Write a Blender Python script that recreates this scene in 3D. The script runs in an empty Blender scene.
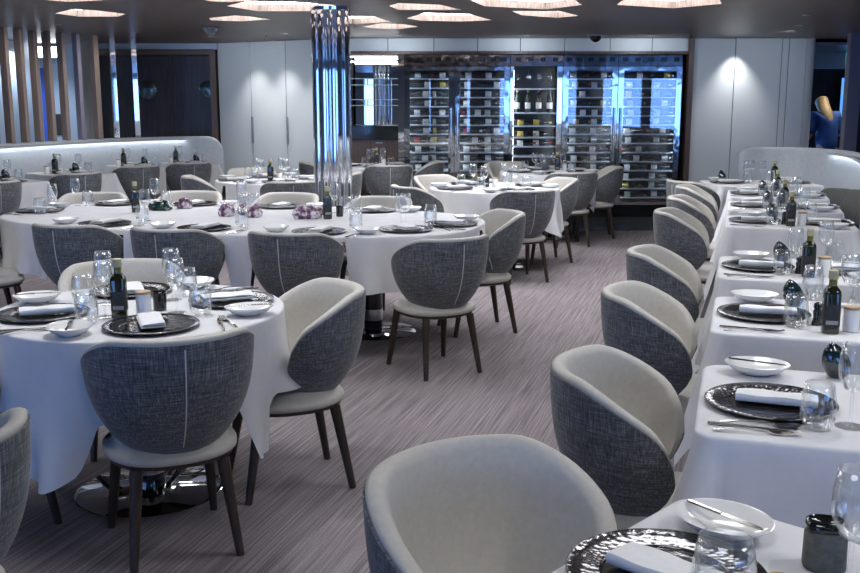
import bpy, math, random
from mathutils import Vector, Matrix
from mathutils.geometry import tessellate_polygon
R = random.Random(7)
C = bpy.context.scene.collection
PI = math.pi
def rad(a): return a * PI / 180
# ------------------------------------------------------------------ materials
def newmat(name):
    m = bpy.data.materials.new(name); m.use_nodes = True
    nt = m.node_tree
    return m, nt, nt.nodes['Principled BSDF']
def P(name, col, rough=.5, metal=0, emit=None, es=0, spec=.5, coat=0):
    m, nt, b = newmat(name)
    b.inputs['Base Color'].default_value = (*col, 1); b.inputs['Roughness'].default_value = rough
    b.inputs['Metallic'].default_value = metal; b.inputs['Specular IOR Level'].default_value = spec
    if coat: b.inputs['Coat Weight'].default_value = coat; b.inputs['Coat Roughness'].default_value = .1
    if emit: b.inputs['Emission Color'].default_value = (*emit, 1); b.inputs['Emission Strength'].default_value = es
    return m
def N(nt, t, **kw):
    n = nt.nodes.new(t)
    for k, v in kw.items():
        if k in n.inputs.keys(): n.inputs[k].default_value = v
        else: setattr(n, k, v)
    return n
def ramp(nt, stops):
    r = nt.nodes.new('ShaderNodeValToRGB'); e = r.color_ramp.elements
    while len(e) < len(stops): e.new(.5)
    for x, (p, c) in zip(e, stops): x.position = p; x.color = (*c, 1)
    return r
def noise_mat(name, stops, scale=(1, 1, 1), nscale=5, detail=4, rough=.6, bump=0, metal=0, rot=0, spec=.5, coat=0, dist=.01):
    m, nt, b = newmat(name); L = nt.links.new
    tc = N(nt, 'ShaderNodeTexCoord'); mp = N(nt, 'ShaderNodeMapping')
    mp.inputs['Scale'].default_value = scale; mp.inputs['Rotation'].default_value = (0, 0, rot)
    L(tc.outputs['Object'], mp.inputs['Vector'])
    n = N(nt, 'ShaderNodeTexNoise', Scale=nscale, Detail=detail, Roughness=.6); L(mp.outputs[0], n.inputs['Vector'])
    r = ramp(nt, stops); L(n.outputs['Fac'], r.inputs[0]); L(r.outputs[0], b.inputs['Base Color'])
    b.inputs['Roughness'].default_value = rough; b.inputs['Metallic'].default_value = metal; b.inputs['Specular IOR Level'].default_value = spec
    if coat: b.inputs['Coat Weight'].default_value = coat
    if bump:
        bp = N(nt, 'ShaderNodeBump', Strength=bump, Distance=dist); L(n.outputs['Fac'], bp.inputs['Height']); L(bp.outputs[0], b.inputs['Normal'])
    return m
def tweed_mat():
    m, nt, b = newmat('grey_tweed'); L = nt.links.new
    tc = N(nt, 'ShaderNodeTexCoord')
    outs = []
    for sc in ((14, 14, 330), (230, 230, 12)):
        mp = N(nt, 'ShaderNodeMapping'); mp.inputs['Scale'].default_value = sc; L(tc.outputs['Object'], mp.inputs['Vector'])
        n = N(nt, 'ShaderNodeTexNoise', Scale=1, Detail=3, Roughness=.7); L(mp.outputs[0], n.inputs['Vector']); outs.append(n)
    mx = N(nt, 'ShaderNodeMath', operation='ADD'); L(outs[0].outputs['Fac'], mx.inputs[0]); L(outs[1].outputs['Fac'], mx.inputs[1])
    hf = N(nt, 'ShaderNodeMath', operation='MULTIPLY'); hf.inputs[1].default_value = .5; L(mx.outputs[0], hf.inputs[0])
    r = ramp(nt, [(.36, (.032, .036, .042)), (.5, (.105, .113, .125)), (.64, (.29, .305, .325))]); L(hf.outputs[0], r.inputs[0])
    L(r.outputs[0], b.inputs['Base Color']); b.inputs['Roughness'].default_value = .75
    b.inputs['Sheen Weight'].default_value = .25; b.inputs['Sheen Roughness'].default_value = .4
    bp = N(nt, 'ShaderNodeBump', Strength=.35, Distance=.003); L(hf.outputs[0], bp.inputs['Height']); L(bp.outputs[0], b.inputs['Normal'])
    return m
def carpet_mat():
    m, nt, b = newmat('ribbed_carpet'); L = nt.links.new
    tc = N(nt, 'ShaderNodeTexCoord')
    mp0 = N(nt, 'ShaderNodeMapping'); mp0.inputs['Rotation'].default_value = (0, 0, rad(16.7)); L(tc.outputs['Object'], mp0.inputs['Vector'])
    def nz(sc, det=3):
        mp = N(nt, 'ShaderNodeMapping'); mp.inputs['Scale'].default_value = sc; L(mp0.outputs[0], mp.inputs['Vector'])
        n = N(nt, 'ShaderNodeTexNoise', Scale=1, Detail=det, Roughness=.65); L(mp.outputs[0], n.inputs['Vector']); return n
    a = nz((115, 1.6, 1)); c = nz((260, 190, 1)); d = nz((1.2, .8, 1), 2)
    s1 = N(nt, 'ShaderNodeMath', operation='MULTIPLY_ADD'); s1.inputs[1].default_value = .52; L(a.outputs['Fac'], s1.inputs[0])
    s2 = N(nt, 'ShaderNodeMath', operation='MULTIPLY_ADD'); s2.inputs[1].default_value = .38; L(c.outputs['Fac'], s2.inputs[0])
    s3 = N(nt, 'ShaderNodeMath', operation='MULTIPLY'); s3.inputs[1].default_value = .1; L(d.outputs['Fac'], s3.inputs[0])
    L(s3.outputs[0], s2.inputs[2]); L(s2.outputs[0], s1.inputs[2])
    r = ramp(nt, [(.36, (.11, .094, .100)), (.5, (.255, .222, .234)), (.66, (.46, .412, .43))]); L(s1.outputs[0], r.inputs[0])
    L(r.outputs[0], b.inputs['Base Color']); b.inputs['Roughness'].default_value = .95; b.inputs['Specular IOR Level'].default_value = .1
    bp = N(nt, 'ShaderNodeBump', Strength=.5, Distance=.004); L(s1.outputs[0], bp.inputs['Height']); L(bp.outputs[0], b.inputs['Normal'])
    return m
def glass_mat(name, tint, base, edge, rough=.02):
    m = bpy.data.materials.new(name); m.use_nodes = True; nt = m.node_tree; nt.nodes.clear(); L = nt.links.new
    o = N(nt, 'ShaderNodeOutputMaterial'); mx = N(nt, 'ShaderNodeMixShader')
    t = N(nt, 'ShaderNodeBsdfTransparent'); t.inputs[0].default_value = (*tint, 1)
    g = N(nt, 'ShaderNodeBsdfGlossy', Roughness=rough); g.inputs['Color'].default_value = (1, 1, 1, 1)
    lw = N(nt, 'ShaderNodeLayerWeight', Blend=.35)
    mr = N(nt, 'ShaderNodeMapRange'); mr.inputs['To Min'].default_value = base; mr.inputs['To Max'].default_value = edge
    L(lw.outputs['Facing'], mr.inputs['Value']); L(mr.outputs[0], mx.inputs[0]); L(t.outputs[0], mx.inputs[1]); L(g.outputs[0], mx.inputs[2]); L(mx.outputs[0], o.inputs[0])
    return m
def hammered_mat():
    m, nt, b = newmat('hammered_pewter'); L = nt.links.new
    b.inputs['Base Color'].default_value = (.15, .145, .15, 1); b.inputs['Metallic'].default_value = .9; b.inputs['Roughness'].default_value = .12
    tc = N(nt, 'ShaderNodeTexCoord'); v = N(nt, 'ShaderNodeTexVoronoi', Scale=85); L(tc.outputs['Object'], v.inputs['Vector'])
    bp = N(nt, 'ShaderNodeBump', Strength=.22, Distance=.003); L(v.outputs['Distance'], bp.inputs['Height']); L(bp.outputs[0], b.inputs['Normal'])
    return m
def chrome_mat(name, col, rough, wob=0):
    m, nt, b = newmat(name); L = nt.links.new
    b.inputs['Base Color'].default_value = (*col, 1); b.inputs['Metallic'].default_value = 1; b.inputs['Roughness'].default_value = rough
    if wob:
        tc = N(nt, 'ShaderNodeTexCoord'); n = N(nt, 'ShaderNodeTexNoise', Scale=7, Detail=1); L(tc.outputs['Object'], n.inputs['Vector'])
        bp = N(nt, 'ShaderNodeBump', Strength=wob, Distance=.02); L(n.outputs['Fac'], bp.inputs['Height']); L(bp.outputs[0], b.inputs['Normal'])
    return m
TWEED = tweed_mat(); CARPET = carpet_mat(); HAMMER = hammered_mat()
CREAM = noise_mat('cream_leather', [(.3, (.49, .47, .43)), (.7, (.55, .53, .49))], nscale=60, rough=.55, bump=.05)
PIPING = P('pale_piping', (.62, .62, .62), .7)
DARKWOOD = noise_mat('dark_wood', [(.3, (.022, .014, .010)), (.7, (.06, .038, .026))], (30, 30, 2), 2, rough=.4)
CLOTH = noise_mat('white_linen', [(.3, (.64, .645, .675)), (.7, (.70, .705, .73))], nscale=9, detail=5, rough=.85, bump=.12, spec=.15, dist=.02)
NAPKIN = noise_mat('napkin_linen', [(.3, (.74, .75, .78)), (.7, (.80, .81, .83))], nscale=60, rough=.85, bump=.1, spec=.15)
CERAMIC = P('white_ceramic', (.80, .81, .82), .12, coat=.5)
WELL = noise_mat('smoked_glass_well', [(.35, (.12, .115, .12)), (.65, (.30, .29, .30))], nscale=30, rough=.1, bump=.12, metal=.9)
STEEL = chrome_mat('polished_steel', (.72, .70, .67), .12)
GLASS = glass_mat('clear_glass', (.975, .985, .99), .025, .65)
OIL = P('olive_glass', (.010, .014, .004), .08, spec=.7, coat=.4)
OILTOP = P('olive_gold_glass', (.15, .14, .015), .1, spec=.7)
CAPM = P('pale_cap', (.46, .44, .28), .5)
CAPG = P('gold_cap', (.50, .38, .08), .35, .4)
LABELD = noise_mat('dark_paper_label', [(.35, (.01, .011, .012)), (.7, (.03, .032, .03))], nscale=70, rough=.5)
LABELW = P('white_paper_label', (.90, .90, .88), .6)
LABELY = P('yellow_paper_label', (.62, .48, .12), .6)
LABELR = P('red_paper_label', (.38, .05, .05), .6)
OAKLID = noise_mat('oak_lid', [(.3, (.40, .28, .17)), (.7, (.52, .38, .25))], (40, 8, 8), 3, rough=.5)
BLACKG = P('black_gloss', (.006, .008, .009), .08, coat=.5)
TEARM = P('dark_teal_glass', (.008, .022, .028), .05, spec=.8, coat=.6)
STONE = noise_mat('dark_stone', [(.3, (.075, .076, .064)), (.7, (.155, .156, .135))], nscale=55, detail=8, rough=.7, bump=.2)
AMETH = noise_mat('amethyst', [(.40, (.07, .03, .06)), (.5, (.26, .15, .22)), (.58, (.75, .70, .74))], nscale=22, detail=6, rough=.2, bump=.4)
GREENR = noise_mat('green_glass_rock', [(.35, (.008, .02, .016)), (.6, (.02, .06, .05)), (.75, (.5, .55, .55))], nscale=20, detail=5, rough=.15)
CEILM = noise_mat('brown_ceiling_veneer', [(.35, (.095, .070, .060)), (.65, (.185, .142, .125))], (2, 60, 2), 1.6, 6, rough=.42)
COFWOOD = noise_mat('pale_coffer_wood', [(.35, (.14, .105, .085)), (.65, (.26, .20, .17))], (45, 45, 1.5), 1.2, 3, rough=.5)
LUM = P('luminous_panel', (.9, .9, .9), .5, emit=(.95, .96, 1), es=9.5); LUMN = P('dim_luminous_panel', (.9, .9, .9), .5, emit=(.96, .97, 1), es=6)
LED = P('led_strip', (.9, .9, .9), .5, emit=(.95, .97, 1), es=12)
LEDW = P('downlight_lens', (.9, .9, .9), .5, emit=(1, .95, .9), es=25)
LEDB = P('cabinet_led', (.9, .9, .9), .5, emit=(.80, .89, 1), es=36)
WALLG = noise_mat('grey_wall_fabric', [(.3, (.53, .59, .64)), (.7, (.60, .66, .70))], nscale=120, rough=.8, bump=.08)
WALLW = P('white_band', (.70, .76, .80), .6)
GAP = P('dark_gap', (.03, .032, .035), .8)
TRIMW = noise_mat('brown_trim_wood', [(.3, (.075, .05, .04)), (.7, (.13, .09, .075))], (20, 20, 2), 2, rough=.4)
SLATW = noise_mat('slat_wood', [(.3, (.19, .145, .125)), (.7, (.29, .23, .205))], (30, 30, 1.5), 2, rough=.4)
LILAC = P('lilac_grey_paint', (.22, .21, .29), .45)
DOORM = noise_mat('door_veneer', [(.35, (.014, .011, .012)), (.65, (.042, .034, .034))], (25, 25, 1.2), 2, 5, rough=.35)
CHROME = chrome_mat('chrome', (.86, .88, .92), .03)
CHROMEW = chrome_mat('wavy_chrome', (.50, .53, .58), .06, .12); HEADM = chrome_mat('dark_chrome', (.22, .22, .24), .06, .12)
BRUSH = chrome_mat('grey_steel', (.42, .44, .47), .28)
DISCM = chrome_mat('dark_disc', (.14, .19, .19), .2)
MIRROR = chrome_mat('mirror', (.8, .84, .88), .01)
BENCH = noise_mat('banquette_leather', [(.3, (.33, .37, .42)), (.7, (.39, .43, .48))], nscale=30, rough=.5, bump=.04)
CUSH = noise_mat('grey_cushion', [(.3, (.055, .058, .055)), (.7, (.095, .10, .094))], nscale=80, rough=.9, bump=.2)
DARKIN = P('fridge_interior', (.008, .009, .011), .35)
DOORGL = glass_mat('door_glass', (.92, .95, .98), .09, .8, .01)
WINGL = glass_mat('window_glass', (.93, .96, 1), .04, .6, .01)
SHELFM = P('shelf_steel', (.72, .78, .86), .3, .2)
SHELFGL = P('shelf_glass_edge', (.45, .62, .64), .1)
WBOT = P('dark_wine_glass', (.007, .010, .008), .1, spec=.7)
GBOT = P('green_wine_glass', (.012, .04, .018), .1, spec=.7)
REDCAP = P('red_capsule', (.45, .03, .03), .4)
BLKFLOOR = noise_mat('dark_polished_stone', [(.3, (.045, .05, .055)), (.7, (.07, .075, .08))], nscale=8, rough=.2)
BLUEPAINT = P('blue_panel', (.05, .12, .55), .5)
PALEBLUE = P('pale_blue_wall', (.42, .52, .66), .6)
SHIRT = noise_mat('blue_shirt', [(.3, (.014, .06, .22)), (.7, (.022, .085, .30))], nscale=12, rough=.8, bump=.3)
SKIN = P('skin', (.55, .34, .25), .5)
HAIR = noise_mat('blonde_hair', [(.3, (.30, .18, .07)), (.7, (.70, .50, .24))], (60, 60, 4), 2, rough=.45)
TROUS = P('dark_trousers', (.02, .02, .025), .8)
EXITG = P('exit_green', (.02, .30, .28), .4, emit=(.05, .55, .6), es=.9)
EXITW = P('exit_white', (.8, .9, .9), .4, emit=(.7, .95, 1), es=1.2)
DOMEB = P('black_dome', (.004, .004, .005), .06, coat=.5)
DOMEW = P('grey_plastic', (.35, .38, .42), .4)
# ------------------------------------------------------------------ mesh helpers
class G:
    def __init__(s): s.v = []; s.f = []
    def add(s, v, f):
        b = len(s.v); s.v += [tuple(p) for p in v]; s.f += [tuple(b + i for i in q) for q in f]; return s
    def box(s, x0, x1, y0, y1, z0, z1):
        v = [(x, y, z) for z in (z0, z1) for y in (y0, y1) for x in (x0, x1)]
        return s.add(v, [(0, 2, 3, 1), (4, 5, 7, 6), (0, 1, 5, 4), (2, 6, 7, 3), (0, 4, 6, 2), (1, 3, 7, 5)])
    def rbox(s, x0, x1, y0, y1, z0, z1, r=.004):
        bx = [(x0, x1, y0 + r, y1 - r)]
        pts = []
        def ring(i, z):
            a, b, c, d = x0 + i, x1 - i, y0 + i, y1 - i; q = r
            return [(a + q, c, z), (b - q, c, z), (b, c + q, z), (b, d - q, z), (b - q, d, z), (a + q, d, z), (a, d - q, z), (a, c + q, z)]
        return s.loft([ring(r, z0), ring(0, z0 + r), ring(0, z1 - r), ring(r, z1)])
    def loft(s, rings, caps=True, closed=True):
        n = len(rings[0]); v = [p for r in rings for p in r]; f = []
        for k in range(len(rings) - 1):
            for i in range(n if closed else n - 1):
                j = (i + 1) % n; f.append((k * n + i, k * n + j, (k + 1) * n + j, (k + 1) * n + i))
        if caps: f.append(tuple(range(n - 1, -1, -1))); f.append(tuple((len(rings) - 1) * n + i for i in range(n)))
        return s.add(v, f)
    def lathe(s, prof, n=24, cx=0, cy=0, z=0, ex=2, sx=1, sy=1):
        rings = []
        for r, h in prof:
            ring = []
            for i in range(n):
                a = 2 * PI * i / n; c, d = math.cos(a), math.sin(a)
                k = 1 if ex == 2 else (abs(c) ** ex + abs(d) ** ex) ** (-1 / ex)
                ring.append((cx + r * c * k * sx, cy + r * d * k * sy, z + h))
            rings.append(ring)
        return s.loft(rings, caps=prof[0][0] > 0)
    def tube(s, p0, p1, r0, r1, n=10):
        p0, p1 = Vector(p0), Vector(p1); d = (p1 - p0).normalized()
        a = d.orthogonal().normalized(); b = d.cross(a)
        return s.loft([[p + r * (math.cos(2 * PI * i / n) * a + math.sin(2 * PI * i / n) * b) for i in range(n)] for p, r in ((p0, r0), (p1, r1))])
    def prism(s, pts, z0, z1):
        return s.loft([[(x, y, z0) for x, y in pts], [(x, y, z1) for x, y in pts]])
    def mesh(s, name, mat, smooth=True, ang=40):
        me = bpy.data.meshes.new(name); me.from_pydata(s.v, [], s.f); me.materials.append(mat)
        me.validate()
        import bmesh
        bm = bmesh.new(); bm.from_mesh(me); bmesh.ops.recalc_face_normals(bm, faces=bm.faces); bm.to_mesh(me); bm.free()
        if smooth:
            me.polygons.foreach_set('use_smooth', [True] * len(me.polygons)); me.set_sharp_from_angle(angle=rad(ang))
        me.update(); return me
def tag(o, label=None, cat=None, group=None, kind=None):
    for k, v in (('label', label), ('category', cat), ('group', group), ('kind', kind)):
        if v: o[k] = v
    return o
def thing(name, label, cat, loc=(0, 0, 0), rz=0, group=None):
    o = bpy.data.objects.new(name, None); C.objects.link(o); o.empty_display_size = .1
    o.location = loc; o.rotation_euler = (0, 0, rz); return tag(o, label, cat, group)
def part(name, me, parent=None, loc=(0, 0, 0), rz=0, label=None):
    o = bpy.data.objects.new(name, me); C.objects.link(o); o.location = loc; o.rotation_euler = (0, 0, rz)
    if parent is not None: o.parent = parent
    if label: o['label'] = label
    return o
def solid(name, me, label, cat, loc=(0, 0, 0), rz=0, group=None):
    return tag(part(name, me, None, loc, rz), label, cat, group)
def struct(name, me, parent=None, loc=(0, 0, 0), rz=0):
    o = part(name, me, parent, loc, rz)
    o['kind'] = 'structure'; return o
def interp(a, b, t): return a + (b - a) * t
# ------------------------------------------------------------------ frame of the room
NX, NY = .956, -.293                       # across the right-hand row of tables
DX, DY = .293, .956                        # along it (and along the carpet ribs)
CEIL = 2.34
def az(dx, dy): return math.atan2(dy, dx) - PI / 2     # z rotation that turns +Y to (dx,dy)
# ------------------------------------------------------------------ chair
A_, B_, PHI = .292, .275, rad(116)
def rho(z): return 1 - .06 * max(0, (.80 - z) / .40) - .38 * max(0, (.80 - z) / .40) ** 3.4
def rim(t): return .80 - .165 * max(0, (t - .40) / .60) ** 1.5
def low(t): return .384 + .045 * t ** 2
def band(t):
    h, b = rim(t), low(t); m = (h + b) / 2; e = 1
    if t > .84: e = math.sqrt(max(0, 1 - ((t - .84) / .16) ** 2))
    e = max(e, .10); return m - (m - b) * e, m + (h - m) * e
def cp(phi, z, d): 
    r = rho(z); return ((A_ * r - d) * math.sin(phi), -(B_ * r - d) * math.cos(phi), z)
def chair_meshes():
    M = {}
    NPH = 44
    ts = [math.copysign(1 - (1 - abs(-1 + 2 * i / NPH)) ** 1.25, -1 + 2 * i / NPH) for i in range(NPH + 1)]
    shell, cush = [], []
    for t in ts:
        b, h = band(abs(t)); phi = t * PHI; NZ = 10
        k = min(1, (h - b) / .12)
        zs = [interp(b, h - .010 * k, i / NZ) for i in range(NZ + 1)]
        shell.append([cp(phi, z, 0) for z in zs] + [cp(phi, z, .011) for z in reversed(zs)])
        ci = [cp(phi, interp(b, h - .02 * k, i / 6), .0115) for i in range(7)]
        ci += [cp(phi, h - .011 * k, .006 * k), cp(phi, h + .001, .006 * k), cp(phi, h + .006 * k, .016), cp(phi, h + .007 * k, .030), cp(phi, h + .001, .043), cp(phi, h - .015 * k, .052)]
        ci += [cp(phi, interp(h - .02 * k, b, i / 6), .053) for i in range(1, 7)]
        cush.append(ci)
    M['outer_shell'] = G().loft(shell).mesh('chair_outer_shell', TWEED, ang=60)
    M['inner_cushion'] = G().loft(cush).mesh('chair_inner_cushion', CREAM, ang=80)
    seam = []
    for i in range(13):
        z = interp(.42, .775, i / 12)
        seam.append([cp(-.009, z, .001), cp(-.007, z, -.0022), cp(.007, z, -.0022), cp(.009, z, .001)])
    M['back_seam'] = G().loft(seam).mesh('chair_back_seam', PIPING)
    prof = [(.0, .356), (.95, .356), (1, .364), (1, .381), (.96, .389), (.86, .393), (.84, .418), (.79, .429), (.0, .43)]
    def pad(prof, a, b, cy):
        rings = []
        for r, z in prof[1:-1]:
            rings.append([(a * r * math.copysign(abs(math.cos(q)) ** .85, math.cos(q)), cy + b * r * math.copysign(abs(math.sin(q)) ** .85, math.sin(q)), z) for q in [2 * PI * i / 36 for i in range(36)]])
        return G().loft(rings)
    M['seat_cushion'] = pad(prof, .226, .232, .058).mesh('chair_seat_cushion', CREAM, ang=70)
    M['seat_frame'] = pad([(0, .335), (.9, .335), (1, .343), (1, .3555), (0, .36)], .213, .218, .058).mesh('chair_seat_frame', DARKWOOD)
    for k, (x, y, tx, ty) in enumerate(((-.18, -.165, -.145, -.105), (.18, -.165, .145, -.105), (-.19, .265, -.160, .205), (.19, .265, .160, .205))):
        M['leg%d' % k] = G().tube((x, y, 0), (tx, ty, .342), .0145, .0225, 12).mesh('chair_leg', DARKWOOD)
    return M
CH = chair_meshes()
CHAIRS = []
def chair(x, y, fx, fy, label, group='upholstered tub chairs'):
    t = thing('tub_chair', label, 'chair', (x, y, 0), az(fx, fy), group)
    for k in ('outer_shell', 'inner_cushion', 'seat_cushion', 'seat_frame', 'back_seam'): part(k, CH[k], t)
    for k in range(4): part('leg', CH['leg%d' % k], t)
    l = math.hypot(fx, fy); CHAIRS.append((x, y, fx / l, fy / l))
# ------------------------------------------------------------------ cloths and tables
def boundary(kind, a, b, n=0):
    n = n or (480 if kind == 'oval' else 260)
    pts = []
    if kind == 'rect':
        r = .055
        segs = []
        for cx, cy, a0 in ((a - r, b - r, 0), (-a + r, b - r, 90), (-a + r, -b + r, 180), (a - r, -b + r, 270)):
            for i in range(15): q = rad(a0 + 90 * i / 14); segs.append((cx + r * math.cos(q), cy + r * math.sin(q), math.cos(q), math.sin(q)))
        out = []
        for i, p in enumerate(segs):
            out.append(p); q = segs[(i + 1) % len(segs)]
            if math.hypot(p[0] - q[0], p[1] - q[1]) > .1:
                for k in range(1, 36): u = k / 36; out.append((interp(p[0], q[0], u), interp(p[1], q[1], u), p[2], p[3]))
        return out
    ex = 2 if kind == 'round' else 2.7
    for i in range(n):
        q = 2 * PI * i / n; c, s = math.cos(q), math.sin(q); k = (abs(c) ** ex + abs(s) ** ex) ** (-1 / ex) if kind != 'round' else 1
        x, y = a * c * k, b * s * k
        nx = math.copysign((abs(x) / a) ** (ex - 1) / a, x); ny = math.copysign((abs(y) / b) ** (ex - 1) / b, y); l = math.hypot(nx, ny)
        pts.append((x, y, nx / l, ny / l))
    return pts
ZT = .75
def cloth(kind, a, b, cx, cy, rz, ca, cb, crot, label, group, folds=9, seed=0, notch=True, cat='tablecloth', soft=None, short=()):
    bd = boundary(kind, a, b); n = len(bd); rr = random.Random(seed)
    ph = [rr.uniform(0, 6.28) for _ in range(3)]
    ins = []
    c_, s_ = math.cos(rz), math.sin(rz)
    drops, corner = [], []
    for x, y, nx, ny in bd:
        ux, uy = x * math.cos(crot) + y * math.sin(crot), -x * math.sin(crot) + y * math.cos(crot)
        vx, vy = nx * math.cos(crot) + ny * math.sin(crot), -nx * math.sin(crot) + ny * math.cos(crot)
        ds = []
        if abs(vx) > 1e-4: ds.append((math.copysign(ca, vx) - ux) / vx)
        if abs(vy) > 1e-4: ds.append((math.copysign(cb, vy) - uy) / vy)
        d = max(.06, min(ds))
        if soft: q4 = abs(math.cos(2 * (math.atan2(y, x) - crot) + PI / 2)) ** soft[2]; d = soft[0] + soft[1] * q4
        for hx, hy in short:
            q4 = (x * hx + y * hy) - (a * abs(hx) + b * abs(hy)) + .25
            if q4 > 0: d = interp(d, min(d, .232), min(1, q4 / .05))
        base = min(ca - a if kind == 'rect' else d, d)
        w = 0
        wx, wy = cx + x * c_ - y * s_, cy + x * s_ + y * c_
        if notch:
            for hx, hy, fx, fy in CHAIRS:
                lx, ly = (wx - hx) * fy - (wy - hy) * fx, (wx - hx) * fx + (wy - hy) * fy
                if abs(lx) < .36 and -.34 < ly < .19:
                    if kind != 'round' or a != FR: w = max(w, min(1, max(0, (.040 - abs(abs(lx) - .256)) / .012)))
                    d = min(d, .29 + max(0, abs(lx) - .24) * (3.5 if kind == 'round' else 9))
        drops.append(interp(d, min(d, .020), w)); corner.append((abs(nx * ny) * 2) if kind == 'rect' else 0)
    per = [0]
    for i in range(n): per.append(per[-1] + math.hypot(bd[(i + 1) % n][0] - bd[i][0], bd[(i + 1) % n][1] - bd[i][1]))
    T = per[-1]
    rings = []
    for f in (.02, .2, .4, .6, .8, .93, .985):
        rings.append([(x * f, y * f, ZT) for x, y, nx, ny in bd])
    fil = .010
    for q in (30, 60, 90):
        rings.append([(x + nx * (fil * math.sin(rad(q)) - fil * .4), y + ny * (fil * math.sin(rad(q)) - fil * .4), ZT - fil * (1 - math.cos(rad(q)))) for x, y, nx, ny in bd])
    NR = 12
    for k in range(1, NR + 1):
        ring = []
        for i, (x, y, nx, ny) in enumerate(bd):
            s = drops[i] * k / NR; u = per[i] / T * 2 * PI; kk = k / NR
            fold = math.sin(folds * u + ph[0]) * .5 + math.sin((folds * 2 + 1) * u + ph[1]) * .3 + math.sin(3 * u + ph[2]) * .3
            off = fil * .6 + s * .05 + (.030 if kind == 'rect' else .085) * fold * s / .35 * kk + corner[i] * s * .34
            off = max(off, fil * .6 - .01 * kk)
            sl = math.sqrt(max(0, 1 - .12 ** 2))
            ring.append((x + nx * off, y + ny * off, ZT - fil - s * sl))
        rings.append(ring)
    g = G().loft(rings, caps=False)
    g.f.append(tuple(range(n)))
    me = g.mesh('tablecloth', CLOTH, ang=180)
    return solid('tablecloth', me, label, cat, (cx, cy, 0), rz, group)
def table(cx, cy, rz, kind, a, b, label, feet=((0, 0),), group='dining tables under cloths'):
    t = thing('dining_table', label, 'table', (cx, cy, 0), rz, group)
    bd = boundary(kind, a - .014, b - .014)
    part('tabletop', G().prism([(p[0], p[1]) for p in bd], .715, .743).mesh('tabletop', DARKWOOD), t)
    for fx, fy in feet:
        r = .29 if kind != 'rect' else .24
        part('base_disc', G().lathe([(r, 0), (r, .008), (r - .012, .014), (0, .032)], 48).mesh('base_disc', CHROME), t, (fx, fy, 0))
        part('pedestal', G().lathe([(.062, .0), (.062, .714)], 28).mesh('pedestal', BLACKG), t, (fx, fy, 0))
        part('chrome_collar', G().lathe([(.058, .085), (.0655, .087), (.0655, .163), (.058, .165)], 28).mesh('collar', CHROME), t, (fx, fy, 0))
# ------------------------------------------------------------------ tableware meshes
CHRIM = G().lathe([(.108, .004), (.115, .003), (.168, .011), (.170, .0135), (.167, .0155), (.140, .0115), (.114, .008), (.108, .0075)], 56)
CHRIM.f = [f for f in CHRIM.f if len(f) == 4]
n_ = 56; CHRIM.f += [(i, (i + 1) % n_, 7 * n_ + (i + 1) % n_, 7 * n_ + i) for i in range(n_)]
M_RIM = CHRIM.mesh('charger_rim', HAMMER, ang=180)
M_WELL = G().lathe([(.1075, 0), (.1095, .002), (.1075, .006), (0, .0055)], 48).mesh('charger_well', WELL)
M_BOWL = G().lathe([(.040, 0), (.042, .004), (.070, .014), (.092, .032), (.0935, .034), (.090, .0335), (.066, .0175), (.035, .009), (0, .0085)], 40, sy=.84).mesh('bread_bowl', CERAMIC, ang=70)
def napkin_mesh(l=.205, w=.085, v=0):
    prof = [(-.5, .0), (.48, .0), (.5, .004), (.5, .013), (.47, .0185), (-.30, .0165), (-.46, .0135), (-.40, .0105), (.42, .0105), (.455, .0085), (.42, .0065), (-.5, .006)]
    rings = []
    for i in range(13):
        y = interp(-l / 2, l / 2, i / 12); e = .92 if i in (0, 12) else 1
        rings.append([(x * w, y, z * e + .0016 * math.sin(i * .9 + x * 3 + v) * (z > .012)) for x, z in prof])
    return G().loft(rings).mesh('napkin', NAPKIN, ang=50)
M_NAPS = [napkin_mesh(.205, .085, 0), napkin_mesh(.195, .10, 2)]
M_WBOWL = G().lathe([(.004, .088), (.020, .098), (.034, .125), (.0375, .148), (.035, .18), (.030, .212), (.0289, .212), (.0338, .18), (.0362, .148), (.0328, .126), (.019, .100), (.001, .093)], 28).mesh('wine_bowl', GLASS, ang=90)
M_WSTEM = G().lathe([(.010, .0028), (.0045, .010), (.0038, .05), (.0045, .0885)], 12).mesh('wine_stem', GLASS)
M_WFOOT = G().lathe([(.036, 0), (.0365, .0015), (.030, .0025), (.0101, .0028)], 28).mesh('wine_foot', GLASS)
M_TUMB = G().lathe([(.029, 0), (.033, .001), (.0425, .030), (.0440, .052), (.0395, .092), (.0350, .116), (.0339, .116), (.0383, .092), (.0425, .052), (.041, .031), (.031, .008), (.0005, .006)], 28).mesh('tumbler', GLASS, ang=90)
M_KHAND = G().loft([[(x * .5, y, z) for x, z in ((-.008, .0005), (.008, .0005), (.011, .0035), (.008, .0065), (-.008, .0065), (-.011, .0035))] for y in (-.105, -.06, -.01)]).mesh('knife_handle', STEEL)
M_KBLADE = G().loft([[(-w, y, .003), (w * .8, y, .003), (w * .8, y, .005), (-w, y, .005)] for y, w in ((-.01, .004), (.0, .009), (.06, .0105), (.095, .008), (.106, .003))]).mesh('knife_blade', STEEL)
M_SHAND = G().loft([[(-w, y, z), (w, y, z), (w, y, z + .003), (-w, y, z + .003)] for y, w, z in ((-.10, .007, .001), (-.06, .004, .006), (.0, .003, .010), (.03, .004, .007))]).mesh('spoon_handle', STEEL)
def spoon_bowl():
    rings = []
    for k, (r, h) in enumerate(((1, 0), (.75, -.0045), (.4, -.007), (.05, -.0078))):
        rings.append([(.019 * r * math.cos(2 * PI * i / 20), .062 + .032 * r * math.sin(2 * PI * i / 20), .0085 + h) for i in range(20)])
    return G().loft(rings).mesh('spoon_bowl', STEEL)
M_SBOWL = spoon_bowl()
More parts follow.
